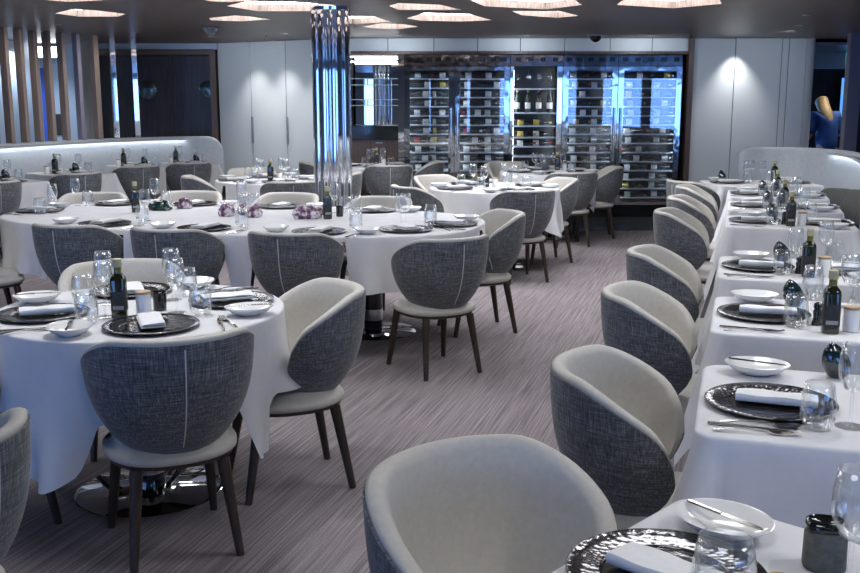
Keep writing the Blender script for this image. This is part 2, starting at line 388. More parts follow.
def fork_head():
    g = G().loft([[(-w, y, z), (w, y, z), (w, y, z + .002), (-w, y, z + .002)] for y, w, z in ((.03, .004, .007), (.042, .010, .003), (.06, .0115, .002))])
    for x in (-.0095, -.0032, .0032, .0095):
        g.loft([[(x - .0017, y, z), (x + .0017, y, z), (x + .0017, y, z + .002), (x - .0017, y, z + .002)] for y, z in ((.058, .002), (.085, .004), (.105, .009))])
    return g.mesh('fork_head', STEEL)
M_FHEAD = fork_head()
M_OILB = G().lathe([(.024, 0), (.0285, .003), (.0285, .138), (.0265, .150), (.0175, .162), (.0140, .167)], 32, ex=5).mesh('bottle_body', OIL, ang=50)
M_OILN = G().lathe([(.0140, .1675), (.0135, .172), (.0135, .198)], 20).mesh('bottle_neck', OILTOP)
M_OILC = G().lathe([(.0160, .1905), (.0168, .192), (.0168, .220), (.0155, .2215)], 20).mesh('bottle_cap', CAPM)
M_OILCG = G().lathe([(.0160, .1905), (.0168, .192), (.0168, .220), (.0155, .2215)], 20).mesh('bottle_cap_gold', CAPG)
M_OILL = G().lathe([(.0288, .028), (.0292, .029), (.0292, .100), (.0288, .101)], 32, ex=5).mesh('bottle_label', LABELD)
M_OILS = G().box(-.020, .020, -.0299, -.0293, .034, .048).mesh('label_strip', P('pale_label_strip', (.30, .31, .31), .6))
M_POT = G().lathe([(.026, 0), (.0285, .002), (.0285, .078), (.0275, .0795)], 28).mesh('pot_body', CERAMIC)
M_LID = G().lathe([(.0275, .080), (.0290, .081), (.0290, .089), (.0275, .090)], 28).mesh('pot_lid', OAKLID)
M_CUP = G().lathe([(.022, 0), (.025, .002), (.027, .072), (.0255, .0735), (.0245, .071), (.022, .010), (0, .009)], 24).mesh('black_cup', BLACKG)
M_GRB = G().lathe([(.017, 0), (.018, .003), (.013, .030), (.016, .050), (.012, .058)], 20).mesh('grinder_body', BLACKG)
M_GRK = G().lathe([(.010, .0585), (.015, .064), (.014, .078), (.006, .084), (0, .085)], 20).mesh('grinder_knob', BLACKG)
def teardrop():
    rings = []
    for k in range(17):
        t = k / 16; r = .047 * max(.04, math.sin(PI * (.10 + .90 * t)) ** .6) * (1 - .22 * t) if t < 1 else .002; z = .108 * t; off = .026 * (t ** 1.6)
        rings.append([(r * .8 * math.cos(2 * PI * i / 22), off + r * math.sin(2 * PI * i / 22), z) for i in range(22)])
    return G().loft(rings).mesh('teardrop_vase', TEARM, ang=70)
M_TEAR = teardrop()
def stone_block():
    g = G()
    prof = [(.030, 0), (.034, .004), (.0335, .05), (.033, .078), (.030, .084)]
    rings = []
    for r, z in prof:
        rings.append([(r * .96 * math.copysign(abs(math.cos(q)) ** .62, math.cos(q)), r * .82 * math.copysign(abs(math.sin(q)) ** .62, math.sin(q)), z + (.006 * math.cos(q + .4) if z > .07 else 0)) for q in [2 * PI * i / 32 for i in range(32)]])
    return g.loft(rings).mesh('stone_block', STONE, ang=60)
M_STONE = stone_block()
M_STONETOP = G().lathe([(.031, 0), (.0335, .004), (.032, .015), (.028, .018), (.023, .012), (0, .011)], 32, ex=3, sx=.96, sy=.82).mesh('stone_top', BLACKG, ang=60)
def rock(seed, sx, sy, sz, mat):
    import bmesh
    bm = bmesh.new(); bmesh.ops.create_icosphere(bm, subdivisions=3, radius=1); rr = random.Random(seed)
    dirs = [Vector((rr.gauss(0, 1), rr.gauss(0, 1), rr.gauss(0, 1))).normalized() for _ in range(26)]
    for v in bm.verts:
        d = v.co.normalized(); k = max(dd.dot(d) for dd in dirs); v.co = d * (.72 + .34 * k ** 6)
        v.co = Vector((v.co.x * sx, v.co.y * sy, max(-.55, v.co.z) * sz + .55 * sz))
    me = bpy.data.meshes.new('rock'); bm.to_mesh(me); bm.free(); me.materials.append(mat); return me
IT = ZT + .0008
def glass_wine(x, y, label, group='stemmed wine glasses'):
    t = thing('wine_glass', label, 'glass', (x, y, IT), R.uniform(0, 6), group)
    part('bowl', M_WBOWL, t); part('stem', M_WSTEM, t); part('foot', M_WFOOT, t)
def tumbler(x, y, label, k=1):
    o = solid('tumbler', M_TUMB, label, 'glass', (x, y, IT), 0, 'stemless water glasses'); o.scale = (k, k, k)
def oil_bottle(x, y, label, rz=0, gold=False):
    t = thing('oil_bottle', label, 'bottle', (x, y, IT), rz, 'olive oil bottles on the tables')
    part('body', M_OILB, t); part('neck', M_OILN, t); part('cap', M_OILCG if gold else M_OILC, t); l = part('paper_label', M_OILL, t); part('label_strip', M_OILS, l)
def pot(x, y, label):
    t = thing('lidded_pot', label, 'jar', (x, y, IT), 0, 'white pots with wooden lids')
    part('body', M_POT, t); part('lid', M_LID, t, label='flat wooden lid')
def grinder(x, y, label):
    t = thing('pepper_grinder', label, 'grinder', (x, y, IT), 0, 'small black grinders'); part('body', M_GRB, t); part('knob', M_GRK, t)
def utensil(kind, x, y, rz, label, z=IT):
    t = thing({'knife': 'dinner_knife', 'fork': 'dinner_fork', 'spoon': 'soup_spoon', 'butter': 'butter_knife'}[kind], label, 'cutlery', (x, y, z), rz, 'cutlery on the tables')
    if kind == 'butter': t.scale = (.85, .80, .85)
    if kind in ('knife', 'butter'): part('handle', M_KHAND, t); part('blade', M_KBLADE, t)
    elif kind == 'fork': part('handle', M_SHAND, t); part('tines', M_FHEAD, t)
    else: part('handle', M_SHAND, t); part('spoon_bowl', M_SBOWL, t)
    return t
def setting(ex, ey, fx, fy, where, o='cnbkfgw', cf=.18, gl=(.30, -.15), wl=(.36, -.08), ut=-.245, bl=(.15, .275), nf=0, cs=0):
    """ex,ey: table edge in front of the seat; f: direction into the table; o: what is laid"""
    l = math.hypot(fx, fy); fx, fy = fx / l, fy / l; lx, ly = -fy, fx
    W = lambda f, s: (ex + f * fx + s * lx, ey + f * fy + s * ly)
    rz = az(fx, fy); j = R.uniform(-.12, .12)
    if 'c' in o:
        x, y = W(cf, cs); t = thing('charger_plate', f'dark hammered charger plate at the {where}', 'plate', (x, y, IT), rz, 'dark charger plates')
        part('rim', M_RIM, t); part('well', M_WELL, t)
    if 'n' in o:
        x, y = W(cf + .015, nf + cs); solid('napkin', M_NAPS[R.randrange(2)], f'folded white napkin at the {where}', 'napkin', (x, y, IT + (.0158 if 'c' in o else 0)), rz + j * .6, 'folded napkins')
    if 'b' in o:
        x, y = W(*bl); solid('bread_bowl', M_BOWL, f'shallow white bread bowl at the {where}', 'bowl', (x, y, IT), rz + PI / 2 + j, 'white bread bowls')
    if 'B' in o:
        x, y = W(*bl); utensil('butter', x, y, rz - .15 + j, f'steel butter knife across the bread bowl at the {where}', IT + .0335)
    if 'k' in o: x, y = W(.13, ut); utensil('knife', x, y, rz - .10, f'steel dinner knife at the {where}')
    if 's' in o: x, y = W(.155, ut + .035); utensil('spoon', x, y, rz + .05, f'steel soup spoon at the {where}')
    if 'f' in o: x, y = W(.14, ut - .03); utensil('fork', x, y, rz + .09, f'steel dinner fork at the {where}')
    if 'g' in o: x, y = W(*gl); tumbler(x, y, f'stemless water glass at the {where}')
    if 'w' in o: x, y = W(*wl); glass_wine(x, y, f'tall wine glass at the {where}')
# ------------------------------------------------------------------ chairs first (cloths tuck in around them)
RT = [None, (1.13, 2.54), (1.47, 3.63), (1.80, 4.72), (2.385, 6.60), (2.69, 7.60), (2.98, 8.60)]   # centres of the straight right-hand row
ORD = ['nearest', 'second', 'third', 'fourth', 'fifth', 'sixth', 'seventh', 'farthest']
bx_, by_ = .73, -.68; ax_, ay_ = -.68, -.73; T1C = (.58, 1.415)
chair(.15, 1.90, .64, -.77, 'tub chair at the bottom edge, its cream inside facing the nearest right-row table')
for i, (x, y) in enumerate(((.62, 2.77), (.955, 3.89), (1.265, 4.97), (1.81, 6.82), (2.13, 7.80), (2.44, 8.82))):
    chair(x, y, NX, NY, f'blue-grey tub chair at the {ORD[i + 1]} table of the right row')
chair(2.53, 9.52, .93, .37, 'grey tub chair turned away at the farthest table of the right row')
FT = (-1.13, 3.82); FR = .55
chair(-.89, 3.31, -.43, .90, 'grey tub chair, back to us, at the near side of the front round table')
chair(-.535, 3.955, -.92, -.38, 'tub chair with cream inside at the right side of the front round table')
chair(-1.39, 4.47, .37, -.93, 'cream faced tub chair at the far side of the front round table')
chair(-1.70, 3.58, .93, .37, 'tub chair cut by the frame at the left side of the front round table')
chair(-1.23, 2.22, -.95, .30, 'tub chair cut by the bottom left corner of the photo')
MT = (-1.34, 6.93)
NEAR = ['leftmost', 'second', 'third', 'rightmost']
for i, (x, y, fx, fy) in enumerate(((-2.20, 6.25, .27, .96), (-1.53, 6.05, .27, .96), (-.79, 5.88, .27, .96), (.05, 5.65, -.5, .86))):
    chair(x, y, fx, fy, f'grey chair back, {NEAR[i]} of the four on the near side of the oval table')
for i, (x, y, fx, fy) in enumerate(((-2.72, 8.0, .1, -1), (-1.98, 8.13, -.15, -1), (-1.17, 7.97, -.29, -.96), (-.42, 7.65, -.4, -.92))):
    chair(x, y, fx, fy, f'cream chair inside, {NEAR[i]} of the four on the far side of the oval table')
chair(.37, 6.72, -.95, -.28, 'tub chair with cream inside at the right end of the oval table')
chair(-3.0, 6.52, .80, .60, 'tub chair with dark seat rail at the left end of the oval table')
B1 = (-1.62, 10.25); B2 = (-.72, 12.5); B3 = (.60, 9.33); B4 = (1.35, 11.42)
chair(-1.95, 11.05, .35, -.93, 'cream chair inside at the far side of the round table left of the column')
chair(-1.33, 9.52, -.25, .97, 'grey chair back at the near side of the round table left of the column')
chair(-2.22, 10.06, .95, .3, 'grey chair with pale rim at the left of the round table beside the column')
chair(-.99, 10.55, -.97, -.2, 'chair just right of the chrome column, its pale inside turned left')
chair(-1.33, 12.3, .97, .2, 'dark chair at the grey wall, glimpsed left of the chrome column')
chair(-.50, 11.9, -.15, .99, 'dark grey chair back in front of the glass shelf niche')
chair(-.10, 12.5, -1, .05, 'chair turned left, its pale inside showing before the leftmost wine fridge')
chair(-.08, 8.93, .88, .47, 'grey chair with pale rim at the left of the round table behind the oval one')
chair(.12, 9.98, .65, -.76, 'cream chair inside at the far left of the round table behind the oval one')
chair(.79, 8.60, -.34, .94, 'grey chair back with pale seam at the near right of the table behind the oval')
chair(1.16, 9.68, -.95, -.30, 'cream chair inside at the right of the round table behind the oval one')
chair(.97, 12.2, .3, -.95, 'pale chair inside facing us in front of the black bottle cabinet')
chair(1.50, 10.74, -.15, .99, 'grey chair back at the near side of the round table by the wine fridges')
chair(1.93, 11.45, -1, .05, 'grey chair at the right side of the round table by the wine fridges')
LORD = ['leftmost', 'second', 'third', 'rightmost']
for i, (x, y, fx, fy) in enumerate(((-4.17, 9.47, -.70, .71), (-3.77, 10.60, -.70, .71), (-3.45, 11.72, -.60, .80), (-2.98, 12.36, -.50, .86))):
    chair(x, y, fx, fy, f'grey chair back, {LORD[i]} of the four along the left banquette')
# ------------------------------------------------------------------ right row of tables
GC = 'white tablecloths'
def rect_table(cx, cy, rz, a, b, i, cl=.34):
    table(cx, cy, rz, 'rect', a, b, f'{ORD[i]} table of the right row, hidden under its white cloth')
    cl = .312 if i else cl
    cloth('rect', a, b, cx, cy, rz, a + cl, b + cl, 0, f'white tablecloth over the {ORD[i]} table of the right row', GC, 11, 20 + i, short=((1, 0), (0, 1)) if i == 7 else ((1, 0),) if i else ())
rz1 = math.atan2(by_, bx_)
rect_table(*T1C, rz1, .40, .36, 0)
def T1(f, l): 
    ex, ey = T1C[0] - .40 * bx_, T1C[1] - .40 * by_
    return ex + f * bx_ - l * ax_, ey + f * by_ - l * ay_
setting(*T1(0, 0), bx_, by_, 'nearest right-row table, chair side', 'cnbB', cf=.155, bl=(.142, .232), nf=-.01)
x, y = T1(.29, -.065); tumbler(x, y, 'stemless water glass at the bottom edge, on the nearest right-row table', 1.18)
glass_wine(*T1(.40, .165), 'wine glass cut by the right edge of the photo on the nearest table')
t = thing('stone_candle_holder', 'dark grey stone candle holder on the nearest right-row table', 'candle holder', (*T1(.335, .225), IT), rz1 + .5); t.scale = (1.10, 1.10, .84)
part('body', M_STONE, t); part('glossy_top', M_STONETOP, t, (0, 0, .0845))
oil_bottle(*T1(.475, -.30), 'oil bottle with gold cap at the bottom edge of the photo', .4, True)
rzr = math.atan2(NY, NX)
for i in range(1, 7):
    cx, cy = RT[i]; a, b = .40, .35
    rect_table(cx, cy, rzr, a, b, i)
    W = lambda f, l: (cx - a * NX + f * NX + l * DX, cy - a * NY + f * NY + l * DY)
    w = f'{ORD[i]} right-row table, '
    setting(*W(0, 0), NX, NY, w + 'chair side', 'cnbBkfsgw' if i == 1 else 'cnbkfgw', cf=.18, bl=(.15, .27), ut=-.265, gl=(.285, -.17) if i > 1 else (.285, -.215), wl=(.34, -.10) if i > 1 else (.365, -.175), cs=0 if i > 1 else -.045)
    setting(*W(.80, 0), -NX, -NY, w + 'bench side', 'cnbkgw' if i < 6 else 'cnbg', cf=.17, bl=(.15, .26), gl=(.26, -.19), wl=(.30, -.25))
    if i != 1:
        oil_bottle(*W(.395, -.235 if i == 2 else -.20), f'dark green oil bottle with pale cap on the {ORD[i]} right-row table', rzr + .1)
        pot(*W(.468, -.19 if i == 2 else -.15), f'white pot with wooden lid on the {ORD[i]} right-row table')
        grinder(*W(.36, -.12), f'small black grinder beside the bottle on the {ORD[i]} right-row table')
        te = (.30, .22)
    else: te = (.375, .30)
    x, y = W(*te); solid('teardrop_vase', M_TEAR, f'dark leaning teardrop glass vase on the {ORD[i]} right-row table', 'vase', (x, y, IT), rzr + PI / 2 + .5, 'dark teardrop vases')
# last table of the row, square to the back wall
cx, cy = 3.24, 9.84
rect_table(cx, cy, 0, .50, .36, 7)
setting(cx - .50, cy, 1, 0, 'farthest right-row table, left side', 'cnbgw', bl=(.15, .24), gl=(.36, -.05), wl=(.40, .1))
setting(cx + .50, cy, -1, 0, 'farthest right-row table, right side', 'cnbw', bl=(.15, -.24), wl=(.45, -.1))
oil_bottle(cx + .13, cy - .02, 'oil bottle with pale cap on the farthest right-row table')
glass_wine(cx - .04, cy + .18, 'wine glass at the back of the farthest right-row table')
solid('teardrop_vase', M_TEAR, 'dark leaning teardrop glass vase on the farthest right-row table', 'vase', (cx - .30, cy + .24, IT), .5, 'dark teardrop vases')
# ------------------------------------------------------------------ front round table
table(*FT, 0, 'round', FR, FR, 'round table with chrome disc base at the front left, under its cloth')
cloth('round', FR, FR, *FT, 0, .76, .76, rad(-23 + 45), 'white square tablecloth hanging in points over the front round table', GC, 7, 3, soft=(.26, .25, 1.5))
for ang, nm in ((-68, 'near side'), (22, 'right side'), (112, 'far side'), (202, 'left side')):
    c, s = math.cos(rad(ang)), math.sin(rad(ang))
    setting(FT[0] + .54 * c, FT[1] + .54 * s, -c, -s, 'front round table, ' + nm, 'cnbBkfgw' if ang in (-68, 22, 202) else 'cnbgw', cf=.185, bl=(.17, .275), ut=-.24, gl=(.33, -.20), wl=(.40, -.12))
oil_bottle(-1.16, 3.66, 'dark green oil bottle with pale cap on the front round table', .15)
pot(-1.085, 3.71, 'white pot with wooden lid on the front round table')
solid('candle_cup', M_CUP, 'small black cup behind the white pot on the front round table', 'cup', (-1.045, 3.79, IT))
# ------------------------------------------------------------------ long oval table
MA, MB = 1.73, .85
table(*MT, rzr, 'oval', MA, MB, 'long oval table on chrome disc bases, under a white cloth', ((-1.0, 0), (1.0, 0)))
cloth('oval', MA, MB, *MT, rzr, MA + .30, MB + .33, 0, 'long white tablecloth over the oval table', GC, 17, 8, soft=(.31, .03, 1))
def MW(u, v): return MT[0] + u * NX + v * DX, MT[1] + u * NY + v * DY
SN = ['leftmost near seat', 'second near seat from left', 'third near seat from left', 'rightmost near seat']
SF = ['leftmost far seat', 'second far seat from left', 'third far seat from left', 'rightmost far seat']
def edge(u): return MB * (1 - (abs(u) / MA) ** 2.7) ** (1 / 2.7)
for i, u in enumerate((-.62, .12, .88)):
    setting(*MW(u, -edge(u)), DX, DY, 'oval table, ' + SN[i], 'cnbkfgw', gl=(.34, -.18), wl=(.44, -.14))
x, y = MW(1.48, -edge(1.48) + .08); setting(x, y, -.45, .89, 'oval table, ' + SN[3], 'cnbkfgw', gl=(.28, -.22), wl=(.36, -.05))
for i, u in enumerate((-1.30, -.70, .02, .78)):
    setting(*MW(u, edge(u)), -DX, -DY, 'oval table, ' + SF[i], 'cnbkgw', gl=(.33, -.16), wl=(.38, -.23))
setting(*MW(MA, 0), -NX, -NY, 'oval table, right end', 'cnbkgw', bl=(.15, -.26), ut=.22, gl=(.36, -.12), wl=(.45, .14))
setting(*MW(-MA, -.1), NX, NY, 'oval table, left end', 'cnbkfgw', bl=(.15, .27))
oil_bottle(-2.13, 7.22, 'oil bottle with pale cap at the left half of the oval table', .3)
oil_bottle(-.70, 6.80, 'oil bottle with pale cap at the right half of the oval table', .3)
solid('candle_cup', M_CUP, 'dark cup beside the right oil bottle on the oval table', 'cup', (-.63, 6.95, IT))
for k, (x, y, sx, sy, sz, m, lb) in enumerate((
        (-1.99, 7.36, .095, .055, .050, GREENR, 'dark green glassy rock ornament on the oval table'),
        (-1.84, 7.48, .060, .050, .058, AMETH, 'small purple crystal beside the green rock on the oval table'),
        (-1.43, 6.99, .060, .055, .066, AMETH, 'left purple crystal of three at the middle of the oval table'),
        (-1.31, 7.06, .055, .050, .060, AMETH, 'middle purple crystal of three at the middle of the oval table'),
        (-1.22, 6.92, .060, .050, .062, AMETH, 'right purple crystal of three at the middle of the oval table'),
        (-.83, 6.84, .115, .060, .064, AMETH, 'long purple crystal left of the right oil bottle on the oval table'))):
    solid('crystal_ornament', rock(30 + k, sx, sy, sz, m), lb, 'ornament', (x, y, IT - .002), -.2 + .1 * k)
# ------------------------------------------------------------------ back tables
def round_back(c, r, nm, seats, o, seed, bt=(0, -.05), crot=30):
    table(*c, 0, 'round', r, r, f'{nm}, under its white cloth')
    cloth('round', r, r, *c, 0, r + .20, r + .20, rad(crot), f'white tablecloth over the {nm}', GC, 8, seed, soft=(.30, .16, 2))
    for ang, sn in seats:
        cs, sn_ = math.cos(rad(ang)), math.sin(rad(ang))
        setting(c[0] + (r - .01) * cs, c[1] + (r - .01) * sn_, -cs, -sn_, f'{nm}, {sn}', o, gl=(.34, -.20), wl=(.42, -.12))
    oil_bottle(c[0] + bt[0], c[1] + bt[1], f'oil bottle on the {nm}')
    pot(c[0] + bt[0] + .085, c[1] + bt[1] + .03, f'white pot on the {nm}')
round_back(B1, .56, 'round table left of the column', ((-70, 'near side'), (20, 'right side'), (110, 'far side'), (200, 'left side')), 'cnbkgw', 41, (.02, -.18))
round_back(B2, .50, 'round table by the glass shelf niche', ((-70, 'near side'), (20, 'right side'), (200, 'left side')), 'cngw', 42, (.06, -.1))
round_back(B3, .60, 'round table behind the oval table', ((-65, 'near side'), (25, 'right side'), (125, 'far side'), (205, 'left side')), 'cnbkgw', 43, (-.08, -.05))
round_back(B4, .55, 'round table by the wine fridges', ((-75, 'near side'), (15, 'right side'), (110, 'far side'), (195, 'left side')), 'cnbgw', 44, (.1, .02))
# tables along the left banquette
LT = [(-4.33, 10.06), (-4.01, 11.20), (-3.60, 12.40), (-3.10, 12.98)]
LD = [(-.75, .66), (-.75, .66), (-.62, .78), (-.55, .83)]
for i, ((cx, cy), (fx, fy)) in enumerate(zip(LT, LD)):
    l = math.hypot(fx, fy); fx, fy = fx / l, fy / l; rz = math.atan2(fy, fx); hb = .34 if i < 2 else .26
    nm = f'{LORD[i]} table along the left banquette'
    table(cx, cy, rz, 'rect', .40, hb, nm + ', under its white cloth')
    cloth('rect', .40, hb, cx, cy, rz, .71, hb + .31, 0, f'white tablecloth over the {nm}', GC, 9, 60 + i, short=((1, 0),))
    q = f'{LORD[i]} left banquette table, '
    setting(cx - .40 * fx, cy - .40 * fy, fx, fy, q + 'chair side', 'cnbgw', bl=(.15, .22), gl=(.3, -.16), wl=(.36, -.08))
    setting(cx + .40 * fx, cy + .40 * fy, -fx, -fy, q + 'bench side', 'cnbgw', bl=(.15, .2), gl=(.3, -.16), wl=(.33, -.1))
    W = lambda f, s: (cx + f * fx - s * fy, cy + f * fy + s * fx)
    x, y = W(.0, .18); oil_bottle(x, y, f'oil bottle on the {nm}')
    x, y = W(.03, .26 if i < 2 else .235); pot(x, y, f'white pot on the {nm}')
    x, y = W(.12, -.14); solid('teardrop_vase', M_TEAR, f'dark teardrop glass vase on the {nm}', 'vase', (x, y, IT), rz, 'dark teardrop vases')
# ------------------------------------------------------------------ banquettes
def offset_path(pts, d):
    out = []
    for i, p in enumerate(pts):
        a = Vector(pts[max(0, i - 1)]); b = Vector(pts[min(len(pts) - 1, i + 1)]); t = (b - a).normalized()
        out.append((p[0] - t.y * d, p[1] + t.x * d))
    return out
def smooth_path(pts, k=8):
    out = []
    P_ = [pts[0]] + list(pts) + [pts[-1]]
    for i in range(1, len(P_) - 2):
        for j in range(k):
            t = j / k; p0, p1, p2, p3 = [Vector(q) for q in P_[i - 1:i + 3]]
            v = .5 * ((2 * p1) + (p2 - p0) * t + (2 * p0 - 5 * p1 + 4 * p2 - p3) * t * t + (3 * p1 - p0 - 3 * p2 + p3) * t ** 3)
            out.append((v.x, v.y))
    out.append(tuple(pts[-1])); return out
def sweep(path, prof, endround=0, side=1):
    rings = []
    n = len(path); L = [0]
    for i in range(n - 1): L.append(L[-1] + math.hypot(path[i + 1][0] - path[i][0], path[i + 1][1] - path[i][1]))
    for i in range(n):
        a = Vector(path[max(0, i - 1)]); b = Vector(path[min(n - 1, i + 1)]); t = (b - a).normalized()
        k = 0
        if endround:
            rem = L[-1] - L[i] if endround > 0 else L[i]; e = abs(endround)
            if rem < e: k = e - math.sqrt(max(0, e * e - (e - rem) ** 2))
        rings.append([(path[i][0] - t.y * d * side, path[i][1] + t.x * d * side, z - (k if z > .6 else 0)) for d, z in prof])
    return G().loft(rings)
LPATH = smooth_path([(-5.30, 9.2), (-5.10, 10.2), (-4.85, 11.2), (-4.50, 12.2), (-4.02, 13.1), (-3.50, 13.58), (-3.1, 13.72), (-2.82, 13.78)], 10)
# right-hand side of the path (towards the room) is negative d for the left banquette
def banquette(path, side, label, endround, sd=0):
    t = thing('banquette', label, 'bench')
    part('backrest', sweep(path, [(-.02, .0), (-.02, 1.04), (-.035, 1.062), (-.07, 1.07), (-.105, 1.062), (-.12, 1.04), (-.12, .0)], endround, side).mesh('banquette_backrest', BENCH, ang=60), t)
    sp = path[:-6] if endround > 0 else path[4:]
    part('seat', sweep(sp, [(-.121, .30), (-.121, .44), (-.14, .455), (-.475 + sd, .455), (-.50 + sd, .44), (-.50 + sd, .30)], 0, side).mesh('banquette_seat', BENCH, ang=60), t)
    part('plinth', sweep(sp, [(-.121, .0), (-.121, .299), (-.47 + sd, .299), (-.47 + sd, .0)], 0, side).mesh('banquette_plinth', CREAM), t)
    return t
banquette(LPATH, 1, 'curved pale blue-grey banquette along the left wooden slats', .22, .04)
RPATH = smooth_path([(3.20, 10.58), (3.55, 10.60), (3.92, 10.38), (4.10, 9.85), (4.02, 9.2), (3.68, 8.1), (3.30, 6.85), (2.42, 4.0), (1.95, 2.4)], 10)
banquette(RPATH, 1, 'curved pale blue-grey banquette behind the right row of tables', -.12)
# scatter cushions on the right banquette
def cushion_mesh():
    rings = []
    for k in range(9):
        t = -1 + k / 4; w = (1 - abs(t) ** 2.6) ** .5 if abs(t) < 1 else .04
        ring = []
        for i in range(28):
            q = 2 * PI * i / 28; c, s = math.cos(q), math.sin(q); e = (abs(c) ** 5 + abs(s) ** 5) ** -.2
            ring.append((.19 * c * e * (.80 + .2 * max(w, .1)), .062 * t, .19 * s * e * (.80 + .2 * max(w, .1)) + .19))
        rings.append(ring)
    return G().loft(rings).mesh('cushion', CUSH, ang=80)
M_CUSH = cushion_mesh()
for x, y, rz, tl, lb in ((3.58, 8.80, -.64, -.30, 'grey scatter cushion leaning at the bench side, left one of two'), (3.70, 8.66, -.95, -.30, 'grey scatter cushion partly hidden at the bench side, right one of two')):
    o = solid('scatter_cushion', M_CUSH, lb, 'cushion', (x, y, .458), 0, 'grey scatter cushions'); o.rotation_euler = (tl, 0, rz); o.scale = (.9, .9, .88)
# ------------------------------------------------------------------ shell of the room
struct('floor', G().box(-9, 9, -3.4, 19, -.05, 0).mesh('floor', CARPET, False))
struct('trim_1', G().box(-.42, 3.42, 12.0, 13.36, -.001, .004).mesh('stone_strip', BLKFLOOR, False))
CX = lambda px, py: None
COF = [[(-3.165, 8.134), (-3.068, 7.8), (-2.52, 7.8), (-2.43, 8.22), (-2.955, 8.45)],
       [(-3.46, 9.54), (-3.16, 9.11), (-2.98, 9.24), (-2.83, 9.60), (-2.99, 9.90), (-3.38, 9.90)],
       [(-1.88, 7.85), (-1.17, 7.85), (-1.32, 8.25), (-1.62, 8.45), (-1.78, 8.40)],
       [(-1.73, 8.80), (-1.50, 8.40), (-1.12, 8.45), (-.80, 8.72), (-1.0, 9.30), (-1.55, 9.33)],
       [(-2.16, 10.10), (-1.86, 9.78), (-1.72, 9.90), (-1.59, 10.25), (-1.93, 10.50), (-2.20, 10.35)],
       [(-.98, 9.85), (-.53, 9.90), (-.40, 10.55), (-.82, 10.90)],
       [(-.76, 11.30), (-.51, 10.75), (-.27, 10.90), (-.13, 11.25), (-.36, 11.60), (-.62, 11.50)],
       [(-.35, 8.80), (-.26, 8.55), (.09, 8.70), (.28, 9.17), (-.28, 9.17)],
       [(-.23, 10.10), (-.05, 9.50), (.38, 9.65), (.62, 10.35), (.31, 10.52), (-.10, 10.40)],
       [(.285, 8.15), (.38, 7.65), (.99, 7.65), (1.28, 8.72), (1.02, 9.12), (.46, 8.83)],
       [(.74, 9.30), (.86, 9.74), (1.24, 10.05), (1.41, 9.80), (1.17, 9.30)],
       [(1.55, 8.42), (1.56, 7.75), (2.10, 7.62), (2.43, 8.62), (2.12, 9.02), (1.57, 8.70)]]
for k, (x, y, s) in enumerate(((-3.6, 5.6, 1.0), (-1.9, 5.9, 1.1), (-.2, 5.6, 1.0), (1.6, 5.9, 1.1), (-2.8, 3.6, 1.0), (-.9, 3.7, 1.1), (.9, 3.6, 1.0), (2.4, 3.7, 1.0), (0.1, 1.0, 1.0), (2.0, 1.3, 1.0))):
    COF.append([(x - .42 * s, y - .05), (x - .22 * s, y - .42 * s), (x + .25 * s, y - .36 * s), (x + .44 * s, y + .08), (x + .2 * s, y + .38 * s), (x - .25 * s, y + .34 * s)])
FRNT, BACK = -3.0, 13.4
outer = [(-9, FRNT - .2), (9, FRNT - .2), (9, 19), (-9, 19)]
loops = [[Vector((x, y, 0)) for x, y in outer]] + [[Vector((x, y, 0)) for x, y in p] for p in COF]
flat = [p for l in loops for p in l]
g = G(); g.v = [(p.x, p.y, CEIL) for p in flat]; g.f = [tuple(t) for t in tessellate_polygon(loops)]
struct('ceiling', g.mesh('ceiling', CEILM, False))
struct('ceiling_slab', G().box(-9, 9, FRNT - .2, 19, CEIL + .30, CEIL + .35).mesh('ceiling_slab', GAP, False))
CN = ['far left', 'left with downlight', 'top centre left', 'behind the column', 'left of the column', 'right of the column', 'before the shelf niche', 'above the oval table', 'before the left fridges', 'top centre', 'before the dome camera', 'top right']
for k, p in enumerate(COF):
    cxm = sum(a for a, b in p) / len(p); cym = sum(b for a, b in p) / len(p)
    lb = f'glowing angular ceiling light recess, {CN[k]}' if k < 12 else 'glowing angular ceiling light recess overhead, out of frame'
    t = thing('ceiling_light', lb, 'light', (cxm, cym, CEIL), 0, 'angular recessed ceiling lights')
    q = [(a - cxm, b - cym) for a, b in p]; q2 = [(a * .86, b * .86) for a, b in q]
    part('side_lining', G().loft([[(a, b, -.003) for a, b in q], [(a * .98, b * .98, .058) for a, b in q]], caps=False).mesh('coffer_lining', COFWOOD, False), t)
    part('luminous_panel', G().prism([(a * .99, b * .99) for a, b in q], .059, .068).mesh('luminous_panel', LUM if k < 12 else LUMN, False), t)
# walls of fabric panels
def panel_wall(name, p0, p1, z0, z1, cuts, mat=WALLG, thick=.05):
    """wall from p0 to p1 whose face is on the camera side; cuts in metres from p0"""
    d = math.hypot(p1[0] - p0[0], p1[1] - p0[1]); rz = math.atan2(p1[1] - p0[1], p1[0] - p0[0])
    w = struct(name, G().box(0, d, .012, thick + .1, z0, z1).mesh(name, GAP, False), None, (*p0, 0), rz)
    xs = [0] + list(cuts) + [d]
    for a, b in zip(xs, xs[1:]):
        struct('wall_panel', G().rbox(a + .004, b - .004, 0, .012, z0, z1, .003).mesh('wall_panel', mat), w)
    return w
panel_wall('wall_back', (-3.03, 14.6), (-1.10, 13.42), 0, CEIL, (.61, 1.24, 1.85))
for dd in (.61, 1.24): struct('panel_pull', G().rbox(dd + .01, dd + .03, -.03, -.001, .95, 1.32, .002).mesh('panel_pull', BRUSH), bpy.data.objects['wall_back'])
panel_wall('wall_right', (3.44, 13.4), (4.92, 13.4), 0, CEIL, (.55, 1.16, 1.25))
g = G(); ring = []
for i in range(13):
    q = rad(-90 + 180 * i / 12); ring.append((4.92 + .16 * math.cos(q), 13.57 + .17 * math.sin(q)))
